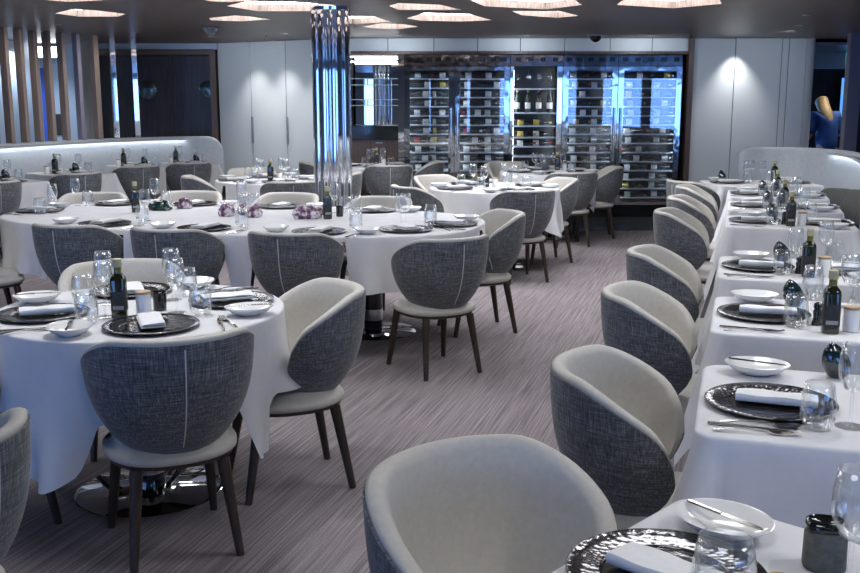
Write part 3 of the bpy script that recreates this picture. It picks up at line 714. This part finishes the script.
struct('wall_right_end', g.prism(ring, 0, CEIL).mesh('wall_end', WALLG))
panel_wall('wall_above_cabinets', (-1.10, 13.4), (3.44, 13.4), 2.175, CEIL, (.55, 1.15, 1.72, 2.28, 2.86, 3.45, 4.0), WALLW)
struct('trim_2', G().rbox(-1.12, 3.44, 13.36, 13.45, 2.135, 2.175).mesh('header_trim', TRIMW))
struct('trim_3', G().rbox(3.37, 3.44, 13.34, 13.6, 0, CEIL).mesh('side_trim', TRIMW))
struct('wall_behind_cabinets', G().box(-1.2, 3.5, 14.05, 14.15, 0, CEIL).mesh('wall_behind', GAP, False))
struct('wall_side', G().box(8.9, 9.0, FRNT, 19, 0, CEIL + .3).mesh('wall_side', WALLG, False))
# dark corridor on the right
struct('wall_corridor', G().box(3.5, 9, 18.6, 18.75, 0, CEIL).mesh('wall_corridor', DOORM, False))
struct('ceiling_corridor', G().box(3.5, 9, BACK + .12, 18.75, 2.26, 2.30).mesh('ceiling_corridor', BRUSH, False))
struct('wall_corridor_header', G().box(3.55, 9, 15.6, 15.7, 2.02, 2.26).mesh('corridor_header', PALEBLUE, False))
struct('column_1', G().rbox(5.04, 5.20, 12.3, 12.42, 0, CEIL, .004).mesh('lilac_post', LILAC))
struct('column_2', G().rbox(5.42, 5.56, 12.3, 12.42, 0, CEIL, .004).mesh('dark_post', TRIMW))
# door wall, left
dw = struct('wall_door_side', G().box(-9, -4.86, 14.62, 14.75, 0, CEIL).box(-4.9, -3.03, 14.62, 14.75, 2.26, CEIL).mesh('wall_door_side', PALEBLUE, False))
for xa, xb, za, zb in ((-5.98, -5.80, .6, 1.75), (-5.62, -5.50, .6, 2.0), (-6.35, -6.2, .6, 1.9)): struct('wall_panel', G().box(xa, xb, 14.60, 14.619, za, zb).mesh('blue_wall_panel', BLUEPAINT, False), dw)
for xa, xb, za, zb in ((-5.80, -5.62, .9, 1.5), (-5.45, -5.3, 1.05, 1.35)): struct('wall_panel', G().box(xa, xb, 14.605, 14.619, za, zb).mesh('dark_wall_panel', GAP, False), dw)
struct('wall_sky_block', G().box(-9, -1.1, 15.0, 15.1, 0, CEIL).mesh('wall_sky_block', GAP, False))  # unseen backing put in to stop sky leaking past the door frame
d1 = struct('door_1', G().box(-4.78, -3.14, 14.70, 14.74, 0, 2.2).mesh('door_leaf', DOORM, False))
struct('door_frame', G().rbox(-4.86, -4.78, 14.55, 14.75, 0, 2.25).mesh('door_frame_post', TRIMW), d1)
struct('door_frame', G().rbox(-3.14, -3.05, 14.55, 14.75, 0, 2.25).mesh('door_frame_post', TRIMW), d1)
struct('door_frame', G().rbox(-4.778, -3.142, 14.55, 14.75, 2.18, 2.25).mesh('door_frame_head', TRIMW), d1)
struct('door_leaf', G().rbox(-4.20, -3.72, 14.655, 14.699, 0, 2.17).mesh('door_leaf_front', DOORM), d1)
struct('door_leaf', G().rbox(-3.56, -3.15, 14.655, 14.699, 0, 2.17).mesh('door_leaf_front', DOORM), d1)
for x in (-4.06, -3.19):
    ring = [[(x + r * math.cos(2 * PI * i / 32), y, 1.69 + r * math.sin(2 * PI * i / 32)) for i in range(32)] for y, r in ((14.654, .13), (14.635, .13), (14.632, .125))]
    if x > -3.5: ring = [[(min(px_, -3.142), a, b) for px_, a, b in rr] for rr in ring]
    struct('door_handle', G().loft(ring).mesh('disc_handle', DISCM), d1)
# wall far left behind the slats, with blue windows
def wall_windows(name, p0, p1, z1, wins, mat, gl=True, thick=.14):
    d = math.hypot(p1[0] - p0[0], p1[1] - p0[1]); rz = math.atan2(p1[1] - p0[1], p1[0] - p0[0])
    g = G(); x = 0
    for a, b, za, zb in sorted(wins):
        g.box(x, a, 0, thick, 0, z1); g.box(a, b, 0, thick, 0, za)
        g.box(a, b, 0, thick, zb, z1); x = b
    g.box(x, d, 0, thick, 0, z1)
    w = struct(name, g.mesh(name, mat, False), None, (*p0, 0), rz)
    for a, b, za, zb in wins:
        f = .035
        fr = struct('window_frame', G().box(a, a + f, -.02, thick, za, zb).box(b - f, b, -.02, thick, za, zb).box(a + f, b - f, -.02, thick, za, za + f).box(a + f, b - f, -.02, thick, zb - f, zb).mesh('window_frame', BRUSH, False), w)
        struct('window_pane', G().box(a + f, b - f, .05, .06, za + f, zb - f).mesh('window_pane', WINGL, False), w)
    return w
wall_windows('wall_left', (-6.55, 6.5), (-5.55, 14.75), CEIL + .3, [(3.9, 4.2, .4, 2.02), (4.6, 5.0, .4, 2.02), (5.5, 5.75, .4, 2.02), (6.2, 6.5, .4, 2.02), (.4, 3.2, .5, 2.05)], PALEBLUE)
t = thing('wall_light_strip', 'row of bright white light strip seen high between the left slats', 'light', (0, 0, 0))
part('housing', G().box(-6.8, -5.25, 14.57, 14.619, 2.13, 2.31).mesh('strip_housing', BRUSH, False), t); part('diffuser', G().box(-6.78, -5.27, 14.555, 14.569, 2.15, 2.29).mesh('strip_diffuser', LED, False), t)
struct('column_3', G().lathe([(.11, 0), (.11, CEIL)], 32, -4.72, 13.95).mesh('cream_column', CREAM))
struct('wall_far_left', G().box(-9, -8.9, FRNT, 14.7, 0, CEIL + .3).mesh('wall_far_left', PALEBLUE, False))
# window wall behind the camera
wins = [(1.0, 2.2, .25, 2.2), (2.4, 3.6, .25, 2.2), (3.8, 5.0, .25, 2.2), (5.3, 6.6, .25, 2.2), (7.0, 7.4, .25, 2.2), (8.95, 9.05, .25, 2.2), (10.05, 10.2, .25, 2.2),
        (11.0, 11.9, .45, 2.2), (11.98, 12.4, .45, 2.2), (12.5, 13.3, .45, 2.2), (14.0, 15.2, .25, 2.2), (15.4, 16.6, .25, 2.2)]
wall_windows('wall_front', (-9, FRNT), (9, FRNT), CEIL + .3, [(a, b, c, d) for a, b, c, d in wins], WALLG)
# slats and posts on the left banquette
def on_path(path, f):
    L = [0]
    for p, q in zip(path, path[1:]): L.append(L[-1] + math.hypot(q[0] - p[0], q[1] - p[1]))
    s = f * L[-1]
    for i in range(len(L) - 1):
        if L[i + 1] >= s:
            u = (s - L[i]) / (L[i + 1] - L[i]); return tuple(interp(a, b, u) for a, b in zip(path[i], path[i + 1])), math.atan2(path[i + 1][1] - path[i][1], path[i + 1][0] - path[i][0])
    return path[-1], 0
def hit_px(path, px):
    best = None
    for k in range(1001):
        p, a = on_path(path, k / 1000); e = abs(430 + 1000 * p[0] / (p[1] * .983 - .5 * .183 * -1) - px)
        if best is None or e < best[0]: best = (e, p, a)
    return best[1], best[2]
BK = offset_path(LPATH, -.07)
for k, px in enumerate((-4, 11, 26, 40, 53, 67)):
    p, a = hit_px(BK, px); t = solid('wood_slat', G().rbox(-.03, .03, -.045, .045, 1.072, CEIL - .002).mesh('wood_slat', SLATW), f'{["frame-cut leftmost", "first full", "second full", "third full", "fourth full", "fifth full"][k]} brown wooden slat standing on the left banquette', 'slat', (*p, 0), a, 'wooden slats on the left banquette')
p, a = hit_px(BK, 82); solid('wood_slat', G().rbox(-.03, .03, -.04, .04, 1.072, CEIL - .002).mesh('lilac_slat', LILAC), 'lilac-grey slat between brown slats and cream column', 'slat', (*p, 0), a, 'wooden slats on the left banquette')
p, a = hit_px(BK, 99); solid('wood_slat', G().rbox(-.04, .04, -.045, .045, 1.072, CEIL - .002).mesh('wood_slat_end', SLATW), 'last brown wooden slat, right beside the dark doorway', 'slat', (*p, 0), a, 'wooden slats on the left banquette')
for px, w in ((117, 'left'), (138, 'right')):
    p, a = hit_px(BK, px); solid('chrome_post', G().rbox(-.034, .034, -.034, .034, 1.072, CEIL - .002, .006).mesh('chrome_post', CHROME), f'shiny blue-tinted chrome post before the dark doorway, {w} of two', 'post', (*p, 0), .41, 'chrome posts')
# added led lines standing in for light from above on both banquette fronts
t = thing('led_strip', 'added slim led line lighting the front of the left banquette', 'light')
sub = LPATH[18:-16]
part('tape', sweep(sub, [(-.160, 1.026), (-.160, 1.034), (-.150, 1.034), (-.150, 1.026)], 0, 1).mesh('led_tape', LED), t)
part('lip', sweep(sub, [(-.121, 1.036), (-.121, 1.044), (-.168, 1.044), (-.168, 1.022), (-.164, 1.022), (-.164, 1.036)], 0, 1).mesh('led_lip', BENCH), t)
t = thing('led_strip', 'added slim led line lighting the front of the right banquette', 'light')
sub = RPATH[28:60]
part('tape', sweep(sub, [(-.160, 1.026), (-.160, 1.034), (-.150, 1.034), (-.150, 1.026)], 0, 1).mesh('led_tape', LED), t)
part('lip', sweep(sub, [(-.121, 1.036), (-.121, 1.044), (-.168, 1.044), (-.168, 1.022), (-.164, 1.022), (-.164, 1.036)], 0, 1).mesh('led_lip', BENCH), t)
# chrome fluted column
ring = []
NL = 8
for i in range(NL * 12):
    q = 2 * PI * i / (NL * 12); r = .146 + .028 * abs(math.sin(NL * q / 2)) ** .6
    ring.append((-.865 + r * math.cos(q), 8.98 + r * math.sin(q)))
t = thing('fluted_column', 'shiny chrome fluted column from floor to ceiling behind the oval table', 'column', (0, 0, 0))
part('shaft', G().prism(ring, .06, CEIL - .03).mesh('fluted_shaft', CHROME, ang=60), t)
part('collar', G().lathe([(.178, CEIL - .029), (.180, CEIL - .001)], 48, -.865, 8.98).mesh('column_collar', CHROME), t)
part('foot_ring', G().lathe([(.19, 0), (.19, .059)], 48, -.865, 8.98).mesh('column_foot', BRUSH), t)
# ------------------------------------------------------------------ wine wall
FY = 13.40
def cab_mesh(x0, x1, z0, z1, depth=.55):
    t = .03
    return G().box(x0, x0 + t, FY, FY + depth, z0, z1).box(x1 - t, x1, FY, FY + depth, z0, z1).box(x0 + t, x1 - t, FY, FY + depth, z0, z0 + t).box(x0 + t, x1 - t, FY, FY + depth, z1 - t, z1).box(x0 + t, x1 - t, FY + depth - .02, FY + depth, z0 + t, z1 - t)
def wine_meshes(glass, lab, cap):
    return (G().lathe([(.030, 0), (.0365, .004), (.0372, .02), (.0372, .185), (.030, .215), (.0155, .235), (.0140, .262)], 18).mesh('wine_body', glass),
            G().lathe([(.0374, .05), (.0378, .051), (.0378, .129), (.0374, .13)], 18).mesh('wine_label', lab),
            G().lathe([(.0150, .2625), (.0150, .300), (.013, .302)], 14).mesh('wine_capsule', cap))
WV = [wine_meshes(WBOT, LABELW, BLACKG), wine_meshes(WBOT, LABELW, REDCAP), wine_meshes(WBOT, LABELY, CAPG), wine_meshes(WBOT, LABELR, LABELW), wine_meshes(GBOT, LABELW, CAPG)]
def wine(x, y, z, v, label, lying=1, group='wine bottles lying in the fridges'):
    t = thing('wine_bottle', label, 'bottle', (x, y, z), 0, group)
    if lying: t.rotation_euler = (0, PI / 2 * lying, 0)
    b, l, c = WV[v]; part('body', b, t); part('paper_label', l, t); part('capsule', c, t)
FN = ['leftmost', 'second', 'third', 'rightmost']
SH = ['top', 'second', 'third', 'fourth', 'fifth', 'sixth', 'seventh', 'eighth', 'ninth', 'tenth', 'eleventh', 'twelfth', 'thirteenth', 'fourteenth']
Z0, Z1 = .15, 2.13
FX = [(-.34, .318), (.322, 1.048), (1.742, 2.463), (2.467, 3.30)]
for k, (x0, x1) in enumerate(FX):
    t = thing('wine_fridge', f'tall chrome framed glass door wine fridge, {FN[k]} of four', 'fridge', (0, 0, 0), 0, 'tall wine fridges')
    part('casing', cab_mesh(x0, x1, Z0, Z1).mesh('fridge_casing', DARKIN, False), t)
    part('header_panel', G().rbox(x0, x1, FY - .03, FY - .001, 1.985, Z1, .003).mesh('header_panel', HEADM), t)
    for j in range(5):
        vx = interp(x0 + .08, x1 - .08, j / 4); part('vent', G().rbox(vx - .035, vx + .035, FY - .034, FY - .0305, 2.045, 2.095, .002).mesh('vent', BLACKG), t)
    d = part('door', G().box(x0 + .002, x0 + .075, FY - .035, FY - .002, Z0 + .02, 1.98).box(x1 - .075, x1 - .002, FY - .035, FY - .002, Z0 + .02, 1.98).box(x0 + .075, x1 - .075, FY - .035, FY - .002, Z0 + .02, Z0 + .06).box(x0 + .075, x1 - .075, FY - .035, FY - .002, 1.93, 1.98).mesh('fridge_door', CHROMEW, False), t)
    part('door_pane', G().box(x0 + .076, x1 - .076, FY - .022, FY - .016, Z0 + .061, 1.929).mesh('door_pane', DOORGL, False), d)
    hx = x1 - .04 if k % 2 == 0 else x0 + .04
    part('door_handle', G().tube((hx, FY - .075, .75), (hx, FY - .075, 1.45), .012, .012).tube((hx, FY - .075, .80), (hx, FY - .03, .80), .008, .008, 8).tube((hx, FY - .075, 1.40), (hx, FY - .03, 1.40), .008, .008, 8).mesh('door_handle', CHROME), d)
    part('plinth', G().rbox(x0, x1, FY - .02, FY + .3, 0, Z0 - .001, .003).mesh('fridge_plinth', BLACKG), t)
    for sx in (x0 + .036, x1 - .036):
        part('interior_led', G().box(sx - .005, sx + .005, FY + .012, FY + .02, .3, 1.9).mesh('interior_led', LEDB, False), t)
    nsh = 14; zs = [1.83 - j * .1205 for j in range(nsh)]
    for j, z in enumerate(zs):
        part('shelf', G().rbox(x0 + .045, x1 - .045, FY + .03, FY + .45, z - .014, z, .002).mesh('shelf', SHELFM), t)
        w = x1 - x0 - .10
        for q in range(2):
            if R.random() < .06: continue
            v = R.choice((0, 0, 0, 0, 1, 0, 0, 0, 0, 0, 2, 3)); fwd = R.random() < .8
            bx = x0 + .055 + (R.uniform(0, .05) if q == 0 else w - .36 + R.uniform(0, .05) if w > .66 else w - .33 + R.uniform(0, .02))
            yy = FY + (.085 if q == 0 else .17)
            wine(bx if fwd else bx + .303, yy, z + .0385, v, f'wine bottle on {SH[j]} shelf from top, {"front left" if q == 0 else "behind right"}, {FN[k]} wine fridge', 1 if fwd else -1)
# black cabinet with standing bottles
x0, x1 = 1.052, 1.738
t = thing('bottle_cabinet', 'black glossy cabinet with standing wine bottles between the wine fridges', 'cabinet')
part('casing', cab_mesh(x0, x1, Z0, Z1).mesh('cabinet_casing', DARKIN, False), t)
part('header_panel', G().rbox(x0, x1, FY - .03, FY - .001, 1.985, Z1, .003).mesh('header_panel', HEADM), t)
for j in range(4): vx = interp(x0 + .1, x1 - .1, j / 3); part('vent', G().rbox(vx - .035, vx + .035, FY - .034, FY - .0305, 2.045, 2.095, .002).mesh('vent', BLACKG), t)
for sx0, sx1 in ((x0, x0 + .05), (x1 - .07, x1)): part('chrome_stile', G().rbox(sx0, sx1, FY - .03, FY - .001, Z0, 1.984, .004).mesh('chrome_stile', CHROME), t)
for z in (1.685, 1.37, 1.20, 1.05, .93, .80): part('shelf', G().rbox(x0 + .035, x1 - .075, FY - .02, FY + .5, z, z + .016, .002).mesh('cabinet_shelf', SHELFM), t)
part('plinth', G().rbox(x0, x1, FY - .02, FY + .3, 0, Z0 - .001, .003).mesh('fridge_plinth', BLACKG), t)
part('interior_led', G().box(x0 + .031, x0 + .037, FY + .01, FY + .02, .5, 1.95).box(x1 - .04, x1 - .034, FY + .01, FY + .02, .5, 1.95).mesh('hidden_fill_led', LEDB, False), t)  # strips added behind the stiles to light the bottles
for j, v in enumerate((4, 4, 1, 0)):
    wine(1.155 + j * .143, FY + .08, 1.387, v, f'{["first", "second", "third with red cap", "fourth"][j]} wine bottle from left standing upright in the black cabinet', 0, 'standing wine bottles')
M_HG = G().lathe([(.028, .0), (.0285, .002), (.004, .006), (.004, .06), (.028, .085), (.032, .12), (.026, .15)], 18).mesh('hanging_glass', GLASS, ang=70)
for j in range(4):
    o = solid('hanging_glass', M_HG, f'{["first", "second", "third", "fourth"][j]} small glass from left hanging upside down at the top of the cabinet', 'glass', (1.165 + j * .14, FY + .08, 1.955), 0, 'hanging glasses'); o.rotation_euler = (PI, 0, 0)
for j, z in enumerate((1.216, 1.066, .946)):
    for q in range(2):
        wine(1.11 + q * .22, FY + .08 + q * .09, z + .0385, R.choice((0, 0, 2, 1)), f'wine bottle lying in the black cabinet, {["upper", "middle", "lower"][j]} rack, {"left" if q == 0 else "right"} one')
# mirror niche with glass shelves
x0, x1 = -1.08, -.42
t = thing('display_niche', 'mirror backed display niche with glass shelves left of the wine fridges', 'cabinet')
part('mirror_back', G().box(x0, x1, FY + .36, FY + .38, 1.22, 2.13).mesh('mirror_back', MIRROR, False), t)
part('side_panel', G().box(x0 - .02, x0, FY, FY + .38, 0, 2.13).mesh('niche_side', MIRROR, False), t)
part('side_panel', G().box(x1, x1 + .08, FY - .03, FY + .38, 0, 2.13).mesh('niche_side', CHROME, False), t)
part('top_panel', G().box(x0, x1, FY, FY + .36, 2.115, 2.13).mesh('niche_top', BLACKG, False), t)
for y, z in ((.0, 2.098), (.0, 2.035)): part('light_line', G().box(x0 + .01, x1 - .01, FY + y, FY + y + .012, z, z + .014).mesh('light_line', LED, False), t)
for z in (1.82, 1.74, 1.55, 1.475):
    s = part('glass_shelf', G().box(x0, x1, FY + .04, FY + .355, z, z + .010).mesh('glass_shelf', DOORGL, False), t)
    part('shelf_edge', G().box(x0, x1, FY + .034, FY + .0395, z, z + .010).mesh('shelf_edge', SHELFGL, False), s)
for z in (1.83, 1.56):
    for xx in (x0 + .22, x0 + .42): part('shelf_spacer', G().tube((xx, FY + .06, z - .079), (xx, FY + .06, z - .011), .008, .008).mesh('shelf_spacer', CHROME), t)
part('counter', G().rbox(x0, x1, FY - .04, FY + .36, 1.03, 1.215, .004).mesh('niche_counter', BLACKG), t)
part('wood_front', G().rbox(x0, x1, FY - .01, FY + .3, 0, 1.029, .003).mesh('niche_front', TRIMW), t)
part('pull', G().rbox(-.72, -.63, FY - .016, FY - .0105, .985, 1.0, .001).mesh('niche_pull', BRUSH), t)
# ------------------------------------------------------------------ ceiling details
def spot(x, y, z, tx, ty, tz, e, ang, blend=.6, col=(1, .94, .88), r=.02):
    l = bpy.data.lights.new('spot', 'SPOT'); l.energy = e; l.spot_size = rad(ang); l.spot_blend = blend; l.color = col; l.shadow_soft_size = r
    o = bpy.data.objects.new('spot_lamp', l); C.objects.link(o); o.location = (x, y, z)
    o.rotation_euler = (Vector((tx, ty, tz)) - Vector((x, y, z))).to_track_quat('-Z', 'Y').to_euler(); return o
M_DLR = G().lathe([(.030, -.006), (.040, -.006), (.042, -.001), (.030, -.001)], 24).mesh('downlight_ring', BRUSH)
M_DLL = G().lathe([(.029, -.004), (.029, -.0015)], 20).mesh('downlight_lens', LEDW)
for x, y, lb in ((-3.95, 10.95, 'small round ceiling downlight above the left slats'), (-3.44, 12.12, 'small round ceiling downlight above the chrome posts'), (3.55, 9.75, 'nearer small ceiling downlight by the right wall panels'), (3.95, 11.05, 'farther small ceiling downlight by the right wall panels')):
    t = thing('ceiling_downlight', lb, 'light', (x, y, CEIL), 0, 'round ceiling downlights'); part('trim_ring', M_DLR, t); part('lens', M_DLL, t)
    if x < 0: spot(x, y, CEIL - .02, x - .75, y + .45, 1.35, 30, 110, .9)
    else: spot(x, y, CEIL - .02, x, y, 0, 25, 75)
for x, y, nm in ((-2.54, 13.95, 'left'), (-2.10, 13.68, 'middle'), (-1.55, 13.33, 'right')):
    t = thing('ceiling_downlight', f'wall washing downlight over the grey panels left of the column, {nm}', 'light', (x, y, CEIL), 0, 'round ceiling downlights'); part('trim_ring', M_DLR, t); part('lens', M_DLL, t)
    spot(x, y, CEIL - .02, x + .05, y + .05, 0, 45, 80, 1)
t = thing('ceiling_downlight', 'wall washing downlight over the grey panels on the right', 'light', (3.98, 13.22, CEIL), 0, 'round ceiling downlights'); part('trim_ring', M_DLR, t); part('lens', M_DLL, t)
spot(3.98, 13.22, CEIL - .02, 3.98, 13.28, 0, 55, 80, 1)
for x, y in ((5.95, 13.9), (6.3, 14.9)):
    t = thing('ceiling_downlight', 'downlight in the dark corridor, ' + ('nearer' if y < 14 else 'farther'), 'light', (x, y, 2.26), 0, 'round ceiling downlights'); part('trim_ring', M_DLR, t); part('lens', M_DLL, t)
    spot(x, y, 2.24, x - .2, y - .1, 0, 34, 100)
for x, y, nm in ((-5.75, 12.6, 'nearer'), (-5.45, 13.8, 'farther')):  # extra lamps added to brighten the passage beyond the slats
    t = thing('ceiling_downlight', f'added fill light in the passage behind the left slats, {nm}', 'light', (x, y, CEIL), 0, 'round ceiling downlights'); part('trim_ring', M_DLR, t); part('lens', M_DLL, t)
    spot(x, y, CEIL - .02, x, y, 0, 60, 130, .8, (.8, .9, 1))
for x, y, tx, ty, e, nm in ((-2.75, 12.9, -2.75, 14.4, 21, 'left grey panels, left one'), (-1.75, 12.35, -1.85, 13.9, 21, 'left grey panels, right one'), (4.2, 11.9, 4.2, 13.4, 22, 'right grey panels')):  # added fill lamps that lift the grey wall panels
    t = thing('ceiling_downlight', f'added wide fill light set well in front of the {nm}', 'light', (x, y, CEIL), 0, 'round ceiling downlights'); part('trim_ring', M_DLR, t); part('lens', M_DLL, t)
    spot(x, y, CEIL - .02, tx, ty, 1.5, e, 120, 1, (.92, .96, 1))
for x, nm in ((-.4, 'left'), (1.2, 'middle'), (2.75, 'right')):  # lamps added to light the white band above the cabinets
    t = thing('ceiling_downlight', f'added wall washing light in front of the wine wall, {nm}', 'light', (x, 12.75, CEIL), 0, 'round ceiling downlights'); part('trim_ring', M_DLR, t); part('lens', M_DLL, t)
    spot(x, 12.75, CEIL - .02, x, 13.4, 2.0, 10, 150, 1, (.88, .94, 1))
for x, y, e, nm in ((1.75, 1.75, 30, 'nearest right-row table'), (1.95, 3.0, 24, 'second right-row table'), (2.3, 4.1, 24, 'third right-row table'), (2.6, 5.2, 24, 'fourth right-row table'), (-1.0, 4.05, 26, 'front round table'), (-2.9, 4.6, 16, 'left aisle')):
    t = thing('ceiling_downlight', f'downlight overhead, out of frame, above the {nm}', 'light', (x, y, CEIL), 0, 'round ceiling downlights'); part('trim_ring', M_DLR, t); part('lens', M_DLL, t)
    spot(x, y, CEIL - .02, x - (.5 if x > 0 else 0), y - .1, 0, e, 105, .8, (.97, .98, 1), .04)
def dome(x, y, lab, m, s=1):
    t = thing('security_camera', lab, 'camera', (x, y, CEIL), 0)
    part('mount', G().lathe([(.10 * s, -.022), (.105 * s, -.02), (.105 * s, -.001)], 32).mesh('dome_mount', DOMEW), t)
    part('dome', G().lathe([(.075 * s * math.cos(rad(a)), -.0225 - .075 * s * math.sin(rad(a))) for a in range(0, 90, 12)] + [(0, -.0225 - .075 * s)], 28).mesh('dome', m, ang=80), t)
dome(2.02, 12.55, 'black dome security camera on the ceiling above the wine fridges', DOMEB)
dome(-2.42, 11.35, 'pale dome camera on the ceiling before the left grey panels', DOMEW, .9)
M_SPR = G().lathe([(.022, -.004), (.022, -.0005)], 16).mesh('sprinkler_plate', STEEL); M_SPRH = G().lathe([(.006, -.045), (.016, -.044), (.016, -.040), (.006, -.038), (.006, -.0045)], 12).mesh('sprinkler_head', BLACKG)
for x, y, lb in ((-2.02, 12.7, 'small ceiling sprinkler over the left grey panels'), (3.2, 12.6, 'small ceiling sprinkler above the right end of the fridges')):
    t = thing('ceiling_sprinkler', lb, 'sprinkler', (x, y, CEIL)); part('plate', M_SPR, t); part('head', M_SPRH, t)
t = thing('exit_sign', 'green lit exit sign with running figure in the right corridor', 'sign', (6.03, 14.55, 2.06))
part('housing', G().rbox(-.11, .11, 0, .05, 0, .15, .004).mesh('sign_housing', EXITG), t)
fg = G()
fg.box(-.06, -.03, -.004, -.001, .10, .125).box(-.065, -.025, -.004, -.001, .055, .098).box(-.085, -.06, -.004, -.001, .02, .054).box(-.035, -.012, -.004, -.001, .025, .054).box(.03, .085, -.004, -.001, .025, .125)
part('running_figure', fg.mesh('running_figure', EXITW, False), t); part('hanger', G().tube((0, .025, .151), (0, .025, .199), .006, .006, 8).mesh('hanger', STEEL), t)
t = thing('backlit_screen', 'tall blue lit panel in the dark corridor behind the lilac post', 'screen', (7.55, 18.4, 1.0)); t.scale = (.45, 1, 1)
part('frame', G().rbox(-.32, .32, 0, .06, 0, 1.0).mesh('screen_frame', BLACKG), t); part('panel', G().box(-.28, .28, -.004, -.001, .06, .94).mesh('screen_panel', P('blue_screen', (.05, .2, .6), .3, emit=(.08, .3, .9), es=1.2), False), t)
# ------------------------------------------------------------------ person in the corridor
def skinned(name, verts, edges, radii, mat, parent, sub=2, root=0):
    me = bpy.data.meshes.new(name); me.from_pydata(verts, edges, []); me.materials.append(mat)
    o = bpy.data.objects.new(name, me); C.objects.link(o)
    if parent: o.parent = parent
    m = o.modifiers.new('skin', 'SKIN'); m.use_smooth_shade = True
    sv = me.skin_vertices[0].data
    for i, r in enumerate(radii): sv[i].radius = r if isinstance(r, tuple) else (r, r); sv[i].use_root = (i == root)
    s = o.modifiers.new('sub', 'SUBSURF'); s.levels = sub; s.render_levels = sub
    return o
pr = thing('person', 'person in a blue shirt with blonde hair, seen from behind in the right corridor', 'person', (5.62, 14.3, 0), rad(12))
# faces +Y (away from the camera), leaning a little to the left
bv = [(0, 0, .90), (-.01, .0, 1.06), (-.02, .01, 1.22), (-.035, .03, 1.34), (-.06, .07, 1.42), (-.07, .09, 1.50), (-.075, .10, 1.56),
      (-.19, .04, 1.33), (-.25, .03, 1.08), (-.20, .22, .98), (-.17, .30, .97), (.13, .03, 1.33), (.21, .03, 1.08), (.18, .24, 1.02), (.15, .32, 1.03),
      (-.09, 0, .84), (-.10, .02, .48), (-.10, -.02, .08), (-.10, .10, .03), (.09, 0, .84), (.10, .02, .48), (.10, -.02, .08), (.10, .10, .03)]
be = [(0, 1), (1, 2), (2, 3), (3, 4), (4, 5), (5, 6), (3, 7), (7, 8), (8, 9), (9, 10), (3, 11), (11, 12), (12, 13), (13, 14), (0, 15), (15, 16), (16, 17), (17, 18), (0, 19), (19, 20), (20, 21), (21, 22)]
br = [(.12, .085), (.11, .08), (.13, .09), (.12, .085), .05, (.075, .09), (.07, .085), .055, .045, .034, .03, .055, .045, .034, .03, .085, .06, .045, .035, .085, .06, .045, .035]
skinned('body', bv, be, br, SKIN, pr)
sv = [(0, 0, .80), (-.01, .0, 1.06), (-.02, .01, 1.22), (-.035, .03, 1.345), (-.19, .04, 1.335), (-.25, .03, 1.06), (.13, .03, 1.335), (.21, .03, 1.06)]
skinned('shirt', sv, [(0, 1), (1, 2), (2, 3), (3, 4), (4, 5), (3, 6), (6, 7)], [(.20, .15), (.18, .14), (.20, .145), (.165, .125), .085, .075, .085, .075], SHIRT, pr)
tv = [(0, 0, .86), (-.09, 0, .80), (-.10, .02, .48), (-.10, -.02, .12), (.09, 0, .80), (.10, .02, .48), (.10, -.02, .12)]
skinned('trousers', tv, [(0, 1), (1, 2), (2, 3), (0, 4), (4, 5), (5, 6)], [(.165, .12), .10, .075, .06, .10, .075, .06], TROUS, pr)
hv = [(-.075, .095, 1.59), (-.085, .06, 1.53), (-.09, .01, 1.45), (-.08, -.07, 1.38), (-.06, -.12, 1.30), (-.05, -.135, 1.24)]
skinned('hair', hv, [(0, 1), (1, 2), (2, 3), (3, 4), (4, 5)], [(.08, .085), (.10, .10), (.098, .08), (.085, .05), (.06, .035), (.03, .02)], HAIR, pr)
hm = G()
part('ears', hm.lathe([(.014, 0), (.018, .012), (.010, .03)], 10, -.15, .10, 1.49).lathe([(.014, 0), (.018, .012), (.010, .03)], 10, .005, .10, 1.49).mesh('ears', SKIN), pr)
# ------------------------------------------------------------------ world, light, camera
w = bpy.data.worlds.new('World'); bpy.context.scene.world = w; w.use_nodes = True
bg = w.node_tree.nodes['Background']; bg.inputs[0].default_value = (.22, .45, 1, 1); bg.inputs[1].default_value = 5.0
sc = bpy.context.scene
cam = bpy.data.cameras.new('camera'); co = bpy.data.objects.new('camera', cam); C.objects.link(co); sc.camera = co
cam.sensor_width = 36; cam.lens = 41.86; co.location = (0, 0, 1.55); co.rotation_euler = (PI / 2 - math.atan(.1865), 0, 0); cam.clip_start = .05
sc.view_settings.view_transform = 'Standard'; sc.view_settings.look = 'None'; sc.view_settings.gamma = 1; sc.view_settings.exposure = .35
sc.view_settings.use_curve_mapping = False
sc.cycles.use_denoising = True; sc.cycles.max_bounces = 10; sc.cycles.transparent_max_bounces = 24; sc.cycles.caustics_reflective = False; sc.cycles.caustics_refractive = False
sc.cycles.sample_clamp_indirect = 6
